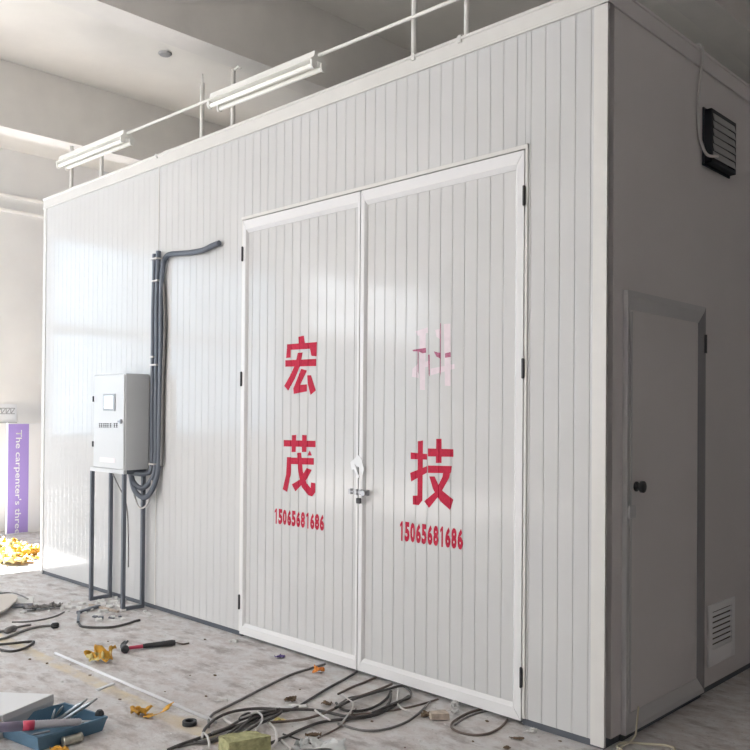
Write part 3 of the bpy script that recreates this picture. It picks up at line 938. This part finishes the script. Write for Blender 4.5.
K = [
    ([(325, 664), (308, 669), (290, 675), (265, 687), (240, 700), (222, 709), (213, 714), (209, 720), (209, 727)], 'dark grey cable sweeping from under the left door leaf to the tangle', 'cablegrey', 0.008, 0),
    ([(357, 672), (343, 680), (330, 687), (312, 698), (299, 706), (290, 710), (274, 713), (255, 719), (238, 727)], 'dark cable running straight from the door meeting line to the tangle', 'cable', 0.008, 0.002),
    ([(203, 735), (205, 729), (214, 720), (228, 713), (245, 709.5), (262, 708.5), (285, 709.5), (305, 709.5), (318, 710.5), (335, 714), (350, 717), (368, 716), (381, 711), (389, 703), (391, 694)], 'dark cable arching over the back of the tangle towards the right door leaf', 'cable', 0.009, 0.010),
    ([(168, 750), (180, 745), (200, 738), (222, 731), (245, 723), (257, 716), (268, 711.5), (280, 709)], 'thick dark cable leading from the photo bottom into the tangle', 'cable', 0.010, 0.004),
    ([(262, 747), (285, 737), (300, 730), (318, 723), (335, 720), (352, 719), (370, 716.5), (385, 711), (398, 703), (409, 696)], 'dark cable passing right of the mineral wool block towards the right door', 'cable', 0.009, 0.004),
    ([(430, 702), (420, 712), (408, 721), (392, 727.5), (376, 730.5), (360, 730), (345, 726), (338, 724)], 'long thin dark cable curving widest in front of the right door leaf', 'cablegrey', 0.007, 0),
    ([(268, 722.5), (290, 721), (305, 719), (322, 714), (334, 709), (345, 703), (358, 697), (375, 691), (392, 684)], 'brown cable crossing the middle of the tangle towards the right door', 'cablebrown', 0.008, 0.012),
    ([(338, 694), (352, 687), (365, 682), (376, 677)], 'short brown cable nearest the meeting line of the doors', 'cablebrown', 0.007, 0),
    ([(335, 708), (352, 700), (370, 694), (388, 689), (402, 686), (410, 691), (410, 697), (400, 701), (388, 706), (372, 713)], 'dark cable with a tight hairpin bend in front of the right door', 'cable', 0.008, 0.018),
    ([(338, 705), (347, 699), (352, 697), (365, 695), (380, 691.5), (396, 687)], 'thin grey cable ending near the white wire by the right door', 'cablegrey', 0.006, 0.004),
    ([(336, 703), (342, 709), (352, 711), (365, 710), (378, 705), (387, 698), (391, 691)], 'dark cable making a round bend inside the right part of the tangle', 'cable', 0.008, 0.002),
    ([(340, 716), (360, 714), (380, 712), (400, 709), (418, 705), (432, 701), (438, 699)], 'thin brown cable reaching the foot of the right door leaf', 'cablebrown', 0.006, 0.0),
    ([(493, 707), (480, 709.5), (468, 713), (457, 719), (451.5, 724), (453, 729), (462, 733), (475, 735), (488, 733.5), (498, 729), (504, 724), (507.5, 719.5)], 'brown cable lying in an open ring at the right end of the double doors', 'cablebrown', 0.007, 0.0),
    ([(496, 710), (482, 712), (470, 716), (460, 721), (455, 725)], 'short grey cable inside the open cable ring by the right door', 'cablegrey', 0.005, 0.0),
    ([(227, 735), (238, 727), (252, 719), (270, 714), (281, 711), (279, 714), (268, 720), (255, 726), (243, 734)], 'dark cable folded into a narrow loop behind the mineral wool block', 'cable', 0.008, 0.018),
    ([(212, 733), (228, 727), (246, 717), (262, 712), (276, 709.5)], 'grey cable on top of the left part of the tangle', 'cablegrey', 0.008, 0.020),
    ([(236, 732), (246, 723), (251, 716), (249, 713), (242, 716), (240, 720), (252, 716), (266, 712)], 'dark cable curled in the centre of the tangle', 'cable', 0.007, 0.026),
    ([(178, 747), (195, 743), (213, 739), (232, 734), (246, 726), (258, 720)], 'grey cable running beside the thick dark cable at the photo bottom', 'cablegrey', 0.007, 0.0),
    ([(318, 738), (330, 732), (341, 726), (348, 718), (356, 709)], 'thin brown cable crossing under the right part of the tangle', 'cablebrown', 0.005, 0.0),
    ([(283, 734), (300, 740), (312, 744)], 'short dark cable end right of the mineral wool block', 'cable', 0.005, 0.0),
    ([(190, 741), (206, 743), (224, 738), (236, 729)], 'dark cable bowed left of the mineral wool block', 'cable', 0.008, 0.002),
    ([(395, 686), (398, 690), (397.5, 697), (398, 704), (402, 708.5), (410, 711)], 'short white wire curling at the foot of the right door', 'cablewhite', 0.0055, 0.012),
    ([(342, 694), (348, 699), (353, 703), (352, 709), (347, 716), (343, 721)], 'white wire curled across the dark cables below the door meeting line', 'cablewhite', 0.005, 0.026),
    ([(315, 710), (320, 714), (330, 720)], 'short flat white wire lying over the dark cables', 'cablewhite', 0.006, 0.026),
    ([(241, 718), (250, 715), (257, 712.5), (262, 716), (261, 723), (256, 730), (255, 735)], 'white wire looped over the tangle behind the mineral wool block', 'cablewhite', 0.006, 0.034),
    ([(268, 722), (275, 729), (277, 737), (275, 744), (268, 750)], 'thick white cable curving round the right side of the mineral wool block', 'cablewhite', 0.008, 0.010),
    ([(279, 737), (284, 743), (292, 749)], 'short white cable stub right of the mineral wool block', 'cablewhite', 0.008, 0.0),
    ([(202, 738), (203, 733), (207, 736), (209, 742), (209, 748)], 'short white cable at the left end of the tangle', 'cablewhite', 0.007, 0.016),
    ([(222, 716), (228, 722), (234, 724)], 'white cable stub at the end of the white rod', 'cablewhite', 0.009, 0.0),
    # left side
    ([(-6, 641), (8, 637), (20, 632), (32, 628), (44, 626), (55, 625.5)], 'dark cable with a plug end lying left of the cabinet stand', 'cablegrey', 0.010, 0),
    ([(-6, 634), (6, 630), (18, 627), (31, 624.5)], 'short grey cable behind the plug ended cable at the far left', 'cablegrey', 0.009, 0),
    ([(-6, 645), (10, 643.5), (33, 641.5), (27, 647), (14, 651), (2, 650), (-6, 647)], 'dark cable bent into a long hairpin at the left edge of the photo', 'cable', 0.009, 0),
    ([(12, 622), (28, 621.5), (45, 619), (57, 615.5), (64, 612)], 'thin grey cable curving below the rubble left of the cabinet', 'cablegrey', 0.007, 0),
    ([(79, 624), (82, 626.5), (95, 627.5), (112, 627), (126, 624), (135, 621), (140, 620)], 'dark cable curving on the floor in front of the cabinet stand', 'cable', 0.010, 0),
    ([(-4, 594), (10, 592.5), (20, 595), (28, 599)], 'thin dark cable arching over the beige sheet at the far left', 'cablegrey', 0.007, 0.03),
]
for pix, lab, m, r, lift in K:
    cable('loose_cable', pix, lab, m, r * 0.85, lift=lift)

cable('loose_cable', [(622, 750), (617, 747), (620, 743.5), (630, 742.5), (648, 744), (664, 745), (674, 748), (674, 753)], 'cream cable lying in a loop on the floor below the narrow side door', 'cablecream', 0.006)
bm = bmesh.new()
tube(bm, spline([fl(618, 749, 0.006), Vector((0.06, 0.17, 0.03)), Vector((0.045, 0.225, 0.085)), Vector((0.03, 0.27, 0.14))]), 0.0045)
tag(link('loose_cable', bm, M['cablecream'], None, True), 'thin cream cable leaning up against the bottom corner of the narrow side door', 'cable')

# plug on the left cable
bm = bmesh.new()
p, q = fl(51, 626, 0.02), fl(59, 625, 0.02)
lathe(bm, p, q, [(0, 0.012), (0.2, 0.02), (0.8, 0.02), (1, 0.014)])
tag(link('cable_plug', bm, M['black'], None, True), 'small black plug at the end of the cable left of the stand', 'plug')
bm = bmesh.new()
p, q = fl(5, 631.5, 0.02), fl(16, 627.5, 0.02)
lathe(bm, p, q, [(0, 0.012), (0.2, 0.022), (0.8, 0.022), (1, 0.014)])
tag(link('cable_plug', bm, M['cablegrey'], None, True), 'grey cable connector near the left edge of the photo', 'plug')

# long white rod
bm = bmesh.new()
a, b = fl(55, 653, 0.008), fl(216, 722, 0.008)
lathe(bm, a, b, [(0, 0.008), (1, 0.008)], 12)
tag(link('white_rod', bm, M['white'], None, True), 'long thin white rod lying on the floor beside the faded yellow line', 'rod')
bm = bmesh.new()
bar(bm, fl(97, 690, 0.004), fl(113.5, 683.5, 0.004), 0.022, 0.008)
tag(link('white_strip', bm, M['white']), 'short flat white strip on the floor between rod and blue tray', 'strip')

# hammer
hm = empty('claw_hammer', fl(145, 646), 'hammer with red and black handle lying on the floor left of the double doors', 'hammer')
a, b = fl(124, 648.5, 0.02), fl(175, 642.5, 0.02)
d = (b - a)
bm = bmesh.new()
lathe(bm, a + d * 0.36, b, [(0, 0.013), (0.1, 0.016), (0.5, 0.017), (0.9, 0.02), (1, 0.016)], 14)
link('grip', bm, M['black'], hm, True)
bm = bmesh.new()
lathe(bm, a, a + d * 0.37, [(0, 0.010), (0.5, 0.011), (1, 0.013)], 12)
link('shaft', bm, M['redtape'], hm, True)
side = Vector((-d.y, d.x, 0)).normalized()
bm = bmesh.new()
lathe(bm, a - side * 0.05 + Vector((0, 0, 0.004)), a + side * 0.02 + Vector((0, 0, 0.006)), [(0, 0.024), (0.25, 0.026), (0.4, 0.018), (1, 0.018)], 14)
pts = spline([a + side * 0.01 + Vector((0, 0, 0.006)), a + side * 0.05 + d.normalized() * 0.005 + Vector((0, 0, 0.012)), a + side * 0.09 + d.normalized() * 0.03 + Vector((0, 0, 0.02))])
for s in (-0.009, 0.009):
    tube(bm, [p + d.normalized() * s for p in pts], 0.01, 8, lambda i: 0.012 - 0.0003 * i)
link('head', bm, M['hinge'], hm, True)
cable('loose_wire', [(176, 642.5), (183, 644), (189, 643)], 'short thin brown wire at the end of the hammer grip', 'cablebrown', 0.005, 'wire')


# crumpled sheets
def crumple(name, cen, sx, sy, h, m, label, cat, seed, rot=0.0, group=None, fold=1.0, n=12):
    bm = bmesh.new()
    vs = []
    cr_, sr_ = math.cos(rot), math.sin(rot)
    for i in range(n + 1):
        row = []
        for j in range(n + 1):
            a, b = i / n - 0.5, j / n - 0.5
            q = noise.noise_vector(Vector((a * 3 * fold + seed * 7.3, b * 3 * fold, seed))) 
            q2 = noise.noise_vector(Vector((a * 8 * fold, b * 8 * fold + seed * 3.1, seed)))
            x = a * sx + q.x * sx * 0.28 + q2.x * sx * 0.05
            y = b * sy + q.y * sy * 0.28 + q2.y * sy * 0.05
            z = h * (0.45 + 0.75 * q.z + 0.35 * q2.z)
            row.append(bm.verts.new((cen[0] + x * cr_ - y * sr_, cen[1] + x * sr_ + y * cr_, z)))
        vs.append(row)
    mz = min(v.co.z for v in bm.verts)
    for v in bm.verts:
        v.co.z += cen[2] - mz + 0.002
    for i in range(n):
        for j in range(n):
            bm.faces.new((vs[i][j], vs[i + 1][j], vs[i + 1][j + 1], vs[i][j + 1]))
    o = link(name, bm, M[m], None, True)
    md = o.modifiers.new('thick', 'SOLIDIFY')
    md.thickness = 0.002
    return tag(o, label, cat, group)


c = fl(101, 661)
crumple('crumpled_sheet', c, 0.14, 0.12, 0.10, 'yellow', 'crumpled yellow plastic sheet on the floor near the white rod tip', 'scrap', 3, 0.7)
c = fl(98, 663)
crumple('crumpled_sheet', c, 0.12, 0.05, 0.07, 'yellowpale', 'pale film sticking out of the crumpled yellow sheet', 'scrap', 9, 1.0)
c = fl(139, 715)
crumple('crumpled_sheet', c, 0.085, 0.075, 0.04, 'yellow', 'rounded yellow scrap left of the black tape roll', 'scrap', 5, 0.6)
bm = bmesh.new()
P = [(146, 715), (152, 716), (158, 714), (164, 711), (168, 706), (171, 703)]
pts = spline([fl(u, v, 0.006 + 0.01 * i) for i, (u, v) in enumerate(P)], 5)
dd = Vector((0.35, 0.9, 0.3)).normalized()
prev = None
for i, p in enumerate(pts):
    w = 0.013 + 0.012 * math.sin(i * 0.9) ** 2
    cur = (bm.verts.new(p - dd * w), bm.verts.new(p + dd * w))
    if prev:
        bm.faces.new((prev[0], prev[1], cur[1], cur[0]))
    prev = cur
o = link('yellow_strip', bm, M['yellow'], None, True)
md = o.modifiers.new('thick', 'SOLIDIFY')
md.thickness = 0.002
md.offset = 1
tag(o, 'twisted yellow strip curling up from the floor left of the tape roll', 'scrap')

c = fl(319, 673)
crumple('orange_peel', c, 0.062, 0.05, 0.05, 'orange', 'small bright orange crumpled scrap in front of the left door leaf', 'scrap', 2, 0.4)
c = fl(280, 658)
crumple('purple_scrap', c, 0.05, 0.035, 0.02, 'purpletie', 'tiny purple plastic scrap near the bottom of the left door leaf', 'scrap', 4, 0.4)
c = fl(326, 748)
crumple('clear_film', c, 0.17, 0.08, 0.04, 'clear', 'crumpled white film on the floor right of the mineral wool block', 'scrap', 6, 0.8)
c = fl(302, 748)
crumple('clear_film', c, 0.06, 0.06, 0.05, 'clear', 'small upright bit of white film beside the crumpled white film', 'scrap', 8, 0.8)

# tape roll
c = fl(189.5, 725)
bm = bmesh.new()
n = 32
R, ri, h = 0.035, 0.02, 0.022
ring = []
for k in range(n):
    a = 2 * PI * k / n
    ring.append([bm.verts.new((c.x + rr * math.cos(a), c.y + rr * math.sin(a), z)) for rr, z in ((R, 0.001), (R, h), (ri, h), (ri, 0.001))])
for k in range(n):
    A, B = ring[k], ring[(k + 1) % n]
    for i in range(4):
        bm.faces.new((A[i], B[i], B[(i + 1) % 4], A[(i + 1) % 4]))
tag(link('tape_roll', bm, M['black'], None, False, 0.002), 'black electrical tape roll standing flat on the sandy floor patch', 'tape')

# blue tray
tr = empty('tool_tray', (-1.95, -1.68, 0), 'blue plastic tool tray full of tools at the lower left', 'tray')
TH = 0.07
A_, B_, C_ = fl(65, 702, TH), fl(108, 716, TH), fl(37.5, 738, TH)
e1 = (B_ - A_)
e2 = (C_ - B_)
e2n = e2.normalized()
A0 = Vector((A_.x, A_.y, 0))
D_ = A_ + e2
cen = (A_ + C_) / 2
bm = bmesh.new()


def ringv(scale, z, inset=0.0):
    out = []
    for q in (A_, B_, C_, D_):
        dq = Vector((q.x - cen.x, q.y - cen.y, 0))
        dq = dq * scale - dq.normalized() * inset
        out.append(bm.verts.new((cen.x + dq.x, cen.y + dq.y, z)))
    return out


rs = [ringv(0.90, 0.001), ringv(0.985, TH - 0.012), ringv(1.0, TH - 0.012), ringv(1.0, TH), ringv(1.0, TH, 0.014), ringv(0.90, 0.008, 0.008)]
for a, b in zip(rs, rs[1:]):
    for k in range(4):
        bm.faces.new((a[k], a[(k + 1) % 4], b[(k + 1) % 4], b[k]))
bm.faces.new(rs[0][::-1])
bm.faces.new(rs[-1])
link('tray_body', bm, M['tray'], tr, False, 0.003)
bm = bmesh.new()
kp = A_.lerp(B_, 0.86) + e2n * 0.012
lathe(bm, kp, kp + Vector((0, 0, 0.022)), [(0, 0.022), (0.5, 0.02), (1, 0.012)])
link('clasp', bm, M['black'], tr)


def rod(name, u0, v0, z0, u1, v1, z1, r, m, label, cat, grp=None, tip=0.4):
    bm = bmesh.new()
    a, b = fl(u0, v0, z0), fl(u1, v1, z1)
    lathe(bm, a, b, [(0, r * 0.8), (0.05, r), (0.75, r), (1, r * tip)], 10)
    return tag(link(name, bm, M[m], None, True), label, cat, grp)


rod('steel_punch', 58, 724, 0.03, 97, 698.5, 0.17, 0.010, 'steeltool', 'longest grey steel rod rising rightmost out of the blue tray', 'tool')
rod('steel_punch', 57, 721, 0.03, 87, 699, 0.15, 0.010, 'steeltool', 'grey steel rod second from the right in the blue tray', 'tool')
rod('steel_punch', 62, 717, 0.03, 83, 701, 0.14, 0.006, 'steeltool', 'thin grey steel rod behind the longer rods in the blue tray', 'tool')
rod('screwdriver_blade', 55, 717, 0.03, 63, 706, 0.115, 0.006, 'steeltool', 'short steel blade sticking up in the middle of the blue tray', 'tool')
rod('screwdriver_blade', 52, 719, 0.03, 55, 709, 0.10, 0.005, 'white', 'short white stick upright at the left among the tray tools', 'tool')
rod('steel_pin', 30, 735.5, 0.03, 50, 731, 0.035, 0.005, 'chrome', 'shiny steel pin lying near the front corner of the blue tray', 'tool', tip=0.9)
rod('steel_pin', 75, 722, 0.02, 95, 722, 0.03, 0.008, 'steeltool', 'grey pin lying flat at the right end of the blue tray', 'tool', tip=0.9)
rod('steel_pin', 50, 722, 0.02, 74, 714, 0.025, 0.009, 'steeltool', 'grey pin lying flat under the upright rods in the blue tray', 'tool', tip=0.9)
# sealant tube across the tray
st = empty('sealant_tube', fl(40, 729, 0.08), 'grey sealant tube with a red band lying across the blue tray', 'tube')
a, b = fl(-14, 728.5, 0.12), fl(82, 721.5, 0.085)
d = b - a
R = 0.0215
bm = bmesh.new()
lathe(bm, a, a + d * 0.372, [(0, R * 0.9), (0.05, R), (1, R)], 20)
link('sleeve', bm, M['purplegrey'], st, True)
bm = bmesh.new()
lathe(bm, a + d * 0.37, a + d * 0.49, [(0, R * 1.03), (1, R * 1.03)], 20)
link('band', bm, M['redtape'], st, True)
bm = bmesh.new()
pf = [(0, R)]
for k in range(18):
    pf += [((k + 0.3) / 19, R * (1.0 - 0.012 * k)), ((k + 0.8) / 19, R * (0.86 - 0.012 * k))]
pf += [(0.97, R * 0.6), (1.0, R * 0.25)]
lathe(bm, a + d * 0.488, b, pf, 20)
link('nozzle_end', bm, M['foil'], st, True)
# tin and yellow scrap in front of the tray
bm = bmesh.new()
a, b = fl(62.5, 742, 0.022), fl(82, 736.5, 0.022)
lathe(bm, a, b, [(0, 0.016), (0.02, 0.022), (0.12, 0.022), (0.15, 0.02), (0.85, 0.02), (0.88, 0.022), (0.98, 0.022), (1, 0.014)], 20)
tag(link('small_tin', bm, M['can'], None, True), 'small dull metal tin lying in front of the blue tray', 'tin')
crumple('crumpled_sheet', fl(58, 754), 0.07, 0.05, 0.025, 'yellow', 'yellow scrap under the small tin at the photo bottom', 'scrap', 11, 0.2)

# white folded metal offcut behind the tray
zt = 0.115
p1, p2, p3 = fl(-2, 692, zt), fl(53.5, 694, zt), fl(2, 715.5, zt)
p4 = p1 + (p3 - p2)
ofc = empty('metal_offcut', ((p1 + p3) / 2).to_tuple()[:2] + (0,), 'folded white sheet metal offcut behind the blue tray', 'offcut')
bm = bmesh.new()
prism(bm, [p1, p2, p3, p4], (0, 0, -0.004))
link('top_face', bm, M['white'], ofc)
bm = bmesh.new()
nrm = Vector(((p3 - p2).y, -(p3 - p2).x, 0)).normalized()
if nrm.dot(CAMP - p2) < 0:
    nrm = -nrm
mid = p2.lerp(p3, 0.5)
# outward curling flange from the top edge down to the floor
sec = [(0.0, zt - 0.004), (0.004, zt - 0.03), (-0.004, zt - 0.07), (-0.03, 0.001), (-0.034, 0.001), (-0.008, zt - 0.07), (0.0, zt - 0.03), (-0.004, zt - 0.004)]
prism(bm, [Vector((p2.x + nrm.x * s, p2.y + nrm.y * s, z)) for s, z in sec], p3 - p2)
link('flange', bm, M['siderail'], ofc)
bm = bmesh.new()
box(bm, (p4.x - 0.05, p4.y - 0.05, 0), (p4.x + 0.2, p4.y + 0.2, zt - 0.006))
link('support_fold', bm, M['siderail'], ofc)

# mineral wool block
bw = [fl(218.5, 736, 0.11), fl(250, 730.5, 0.11), fl(271, 736, 0.11), fl(229, 743.5, 0.11)]
bm = bmesh.new()
prism(bm, bw, (0, 0, -0.108))
bmesh.ops.subdivide_edges(bm, edges=bm.edges[:], cuts=6, use_grid_fill=True)
for v in bm.verts:
    q = noise.noise_vector(v.co * 30)
    v.co += q * 0.006
mzz = min(v.co.z for v in bm.verts)
for v in bm.verts:
    v.co.z -= mzz - 0.001
tag(link('wool_block', bm, M['wool']), 'yellow green mineral wool block in the cable tangle at the photo bottom', 'block')

# wood and brown scrap by the right door
bm = bmesh.new()
bar(bm, fl(431, 716, 0.022), fl(447, 714.5, 0.022), 0.05, 0.03)
for v in bm.verts:
    v.co += noise.noise_vector(v.co * 20) * 0.01
tag(link('wood_chunk', bm, M['wood']), 'broken pale wood chunk on the floor below the right door leaf', 'wood')
crumple('brown_scrap', fl(431, 717), 0.09, 0.05, 0.03, 'brown', 'dark brown scrap at the left side of the pale wood chunk', 'scrap', 12, 0.6)
crumple('paper_scrap', fl(455, 709), 0.04, 0.035, 0.045, 'paper', 'white paper scrap upright by the foot of the right door', 'scrap', 13, 0.6)
crumple('paper_scrap', fl(455, 714), 0.035, 0.03, 0.025, 'paper', 'lower white paper scrap below the upright one by the right door', 'scrap', 14, 0.3)
crumple('brown_scrap', fl(531, 733), 0.05, 0.025, 0.02, 'paper', 'pale leaf like scrap by the corner of the right door', 'scrap', 15, 0.5)
crumple('brown_scrap', fl(517, 740), 0.06, 0.02, 0.012, 'brown', 'thin dark brown sliver on the floor right of the cable ring', 'scrap', 16, 0.5)
crumple('brown_scrap', fl(507, 749), 0.03, 0.02, 0.012, 'brown', 'dark crumb at the photo bottom right of the cable ring', 'scrap', 17, 0.5)
crumple('brown_scrap', fl(314, 736.5), 0.07, 0.025, 0.018, 'brown', 'small brown wood sliver right of the mineral wool block', 'scrap', 18, 0.8)
crumple('brown_scrap', fl(290, 702), 0.06, 0.04, 0.025, 'brown', 'dark clump on the floor above the left part of the tangle', 'scrap', 19, 0.8)
crumple('brown_scrap', fl(327, 706), 0.05, 0.04, 0.022, 'brown', 'small dark clump beside the white curled wire', 'scrap', 20, 0.3)
crumple('paper_scrap', fl(300, 708), 0.09, 0.03, 0.018, 'paper', 'thin white paper strip beside the dark cables of the tangle', 'scrap', 21, 0.6)
crumple('paper_scrap', fl(222, 702), 0.06, 0.02, 0.012, 'paper', 'small white paper strip just above the end of the white rod', 'scrap', 22, 0.9)
crumple('brown_scrap', fl(234, 643), 0.05, 0.03, 0.02, 'paper', 'pale crumb by the left hinge side of the double doors', 'scrap', 23, 0.5)
crumple('brown_scrap', fl(280, 722.5), 0.06, 0.02, 0.016, 'yellowpale', 'pale yellow sliver among the cables behind the mineral wool block', 'scrap', 24, 0.4)

# dark folded clips and white chips left of and below the stand
for i, (u, v, sx, sd, lab) in enumerate(((31, 611, 0.12, 31, 'leftmost dark crumpled bit in the rubble left of the stand'), (42, 609.5, 0.14, 32, 'middle dark crumpled bit in the rubble left of the stand'), (55, 608.5, 0.10, 33, 'rightmost dark crumpled bit in the rubble left of the stand'))):
    crumple('dark_scrap', fl(u, v), sx, 0.07, 0.045, 'cablegrey', lab, 'scrap', sd, 0.7, n=10)
bm = bmesh.new()
bar(bm, fl(78, 612.5, 0.012), fl(99, 606, 0.012), 0.03, 0.02)
tag(link('dark_strip', bm, M['steel']), 'flat dark strip on the floor left of the stand foot', 'strip')
bm = bmesh.new()
bar(bm, fl(79, 613, 0.01), fl(78, 622, 0.01), 0.02, 0.014)
tag(link('dark_strip', bm, M['steel']), 'short dark strip pointing towards the viewer left of the stand', 'strip')
bm = bmesh.new()
bar(bm, fl(90, 604.5, 0.008), fl(118, 611.5, 0.008), 0.025, 0.012)
tag(link('wood_stick', bm, M['wood']), 'thin pale slat lying between the front legs of the stand', 'slat')
random.seed(3)
chips = [(62, 610), (68, 611.5), (72, 608), (50, 606), (60, 604), (23, 613), (36, 605), (98, 615), (101, 619), (98, 621), (112, 618), (96, 617), (120, 617), (145, 612), (148, 614.5), (150, 616), (104, 604), (109, 607), (87, 609), (125, 606.5), (66, 606), (82, 604), (113, 602), (116, 598.5)]
chips += [(random.uniform(48, 130), random.uniform(600, 614)) for _ in range(18)] + [(random.uniform(92, 128), random.uniform(599, 620)) for _ in range(14)]
for i, (u, v) in enumerate(chips):
    c = fl(u, v)
    bm = bmesh.new()
    s = random.uniform(0.012, 0.03)
    a = random.uniform(0, PI)
    n = random.choice((4, 5))
    pl = [Vector((c.x + s * math.cos(a + 2 * PI * k / n) * random.uniform(0.7, 1.5), c.y + s * math.sin(a + 2 * PI * k / n) * random.uniform(0.6, 1.2), 0.001)) for k in range(n)]
    prism(bm, pl, (0, 0, random.uniform(0.006, 0.018)))
    tag(link('offcut_chip', bm, M['paper'] if i not in (8, 10, 11, 12) else M['steel']), 'small offcut chip in the rubble around the cabinet stand feet', 'chip', 'offcut chips around the cabinet stand')
random.seed(5)
crumbs = [(70, 665), (47, 664), (30, 660), (62, 682), (120, 700), (90, 676), (171, 734), (108, 642), (205, 640), (165, 636), (215, 676), (190, 676), (250, 684), (300, 690), (372, 722), (420, 741), (405, 748), (473, 742), (445, 725), (487, 722), (560, 742), (500, 742), (206, 697), (165, 692)]
for i, (u, v) in enumerate(crumbs):
    c = fl(u, v)
    bm = bmesh.new()
    s = random.uniform(0.004, 0.009)
    bmesh.ops.create_icosphere(bm, subdivisions=1, radius=s)
    for q in bm.verts:
        q.co = Vector((q.co.x * 1.5, q.co.y, q.co.z * 0.6)) + noise.noise_vector(q.co * 60 + Vector((i, 0, 0))) * s * 0.4
        q.co += Vector((c.x, c.y, s * 0.6))
    tag(link('floor_crumb', bm, M['brown'] if i % 3 else M['paper']), 'tiny crumb scattered on the dusty concrete floor', 'crumb', 'crumbs on the concrete floor')

# beige rounded sheet and white board at the far left floor
bm = bmesh.new()
P = spline([fl(-30, 592, 0.05), fl(-4, 594, 0.05), fl(12, 594.5, 0.05), fl(17.5, 597, 0.05), fl(13, 603, 0.05), fl(2, 611, 0.05), fl(-20, 617, 0.05)], 6)
prism(bm, P, (0, 0, -0.012))
for v in bm.verts:
    v.co.z -= 0.036 * (1 if False else 0)
bs = link('beige_sheet', bm, M['beige'])
tag(bs, 'beige sheet with a rounded corner lying over a dark scrap at the far left', 'sheet')
bm = bmesh.new()
prism(bm, [fl(-25, 600, 0.038), fl(5, 597, 0.038), fl(6, 604, 0.038), fl(-20, 612, 0.038)], (0, 0, -0.037))
tag(link('foam_block', bm, M['paper']), 'white block under the beige sheet at the far left', 'block')
bm = bmesh.new()
prism(bm, [fl(15, 604, 0.012), fl(33, 603, 0.012), fl(30, 606, 0.012), fl(12, 607, 0.012)], (0, 0, -0.011))
tag(link('dark_strip', bm, M['steel']), 'flat dark plate beside the beige sheet at the far left', 'plate')
bm = bmesh.new()
prism(bm, [fl(17, 597.5, 0.008), fl(34, 596, 0.008), fl(32.5, 603, 0.008), fl(14, 603.5, 0.008)], (0, 0, -0.007))
tag(link('paper_sheet', bm, M['paper']), 'white sheet lying between beige sheet and booth corner', 'sheet')
# yellow film heap before the banner
random.seed(9)
heap = [(4, 553, 0.28, 0.24, 0.14, 'yellow'), (13, 556, 0.26, 0.22, 0.14, 'yellowpale'), (22, 557, 0.28, 0.22, 0.12, 'yellow'), (30, 556.5, 0.24, 0.20, 0.12, 'yellow'),
        (5, 562, 0.26, 0.22, 0.10, 'yellowpale'), (-5, 558, 0.30, 0.26, 0.18, 'yellowpale'), (15, 564, 0.24, 0.2, 0.07, 'yellowpale'), (24, 562.5, 0.2, 0.16, 0.07, 'yellow')]
hl = ['tallest yellow sheet at the left of the heap below the banner', 'pale film sheet in the middle of the heap below the banner', 'yellow film sheet below the purple strip foot', 'yellow film sheet at the right end of the heap close to the booth edge', 'low pale film sheet at the left front of the heap', 'pale film sheet at the left photo edge of the heap', 'low pale film sheet at the middle front of the heap', 'small yellow sheet at the right front of the heap']
for i, (u, v, sx, sy, h, m) in enumerate(heap):
    crumple('film_sheet', fl(u, v), sx, sy, h, m, hl[i], 'film', 40 + i, random.uniform(0, 3), 'yellow film sheets heaped below the banner', fold=1.5, n=16)

# ---------------------------------------------------------------- light
w = bpy.data.worlds.new('world')
scn.world = w
w.use_nodes = True
w.node_tree.nodes['Background'].inputs[0].default_value = (0.85, 0.93, 1.0, 1)
w.node_tree.nodes['Background'].inputs[1].default_value = 2.0
sun = bpy.data.lights.new('sun', 'SUN')
sun.energy = 40.0
sun.angle = 0.01
sun.color = (1.0, 0.985, 0.96)
so = bpy.data.objects.new('sun', sun)
col.objects.link(so)
dv = Vector((1.0, 0.06, -0.75)).normalized()
so.rotation_euler = dv.to_track_quat('-Z', 'Y').to_euler()
so.location = (-14, 0, 6)

vs = scn.view_settings
vs.view_transform = 'Standard'
vs.look = 'None'
vs.gamma = 1
vs.use_curve_mapping = False
vs.exposure = 0.28
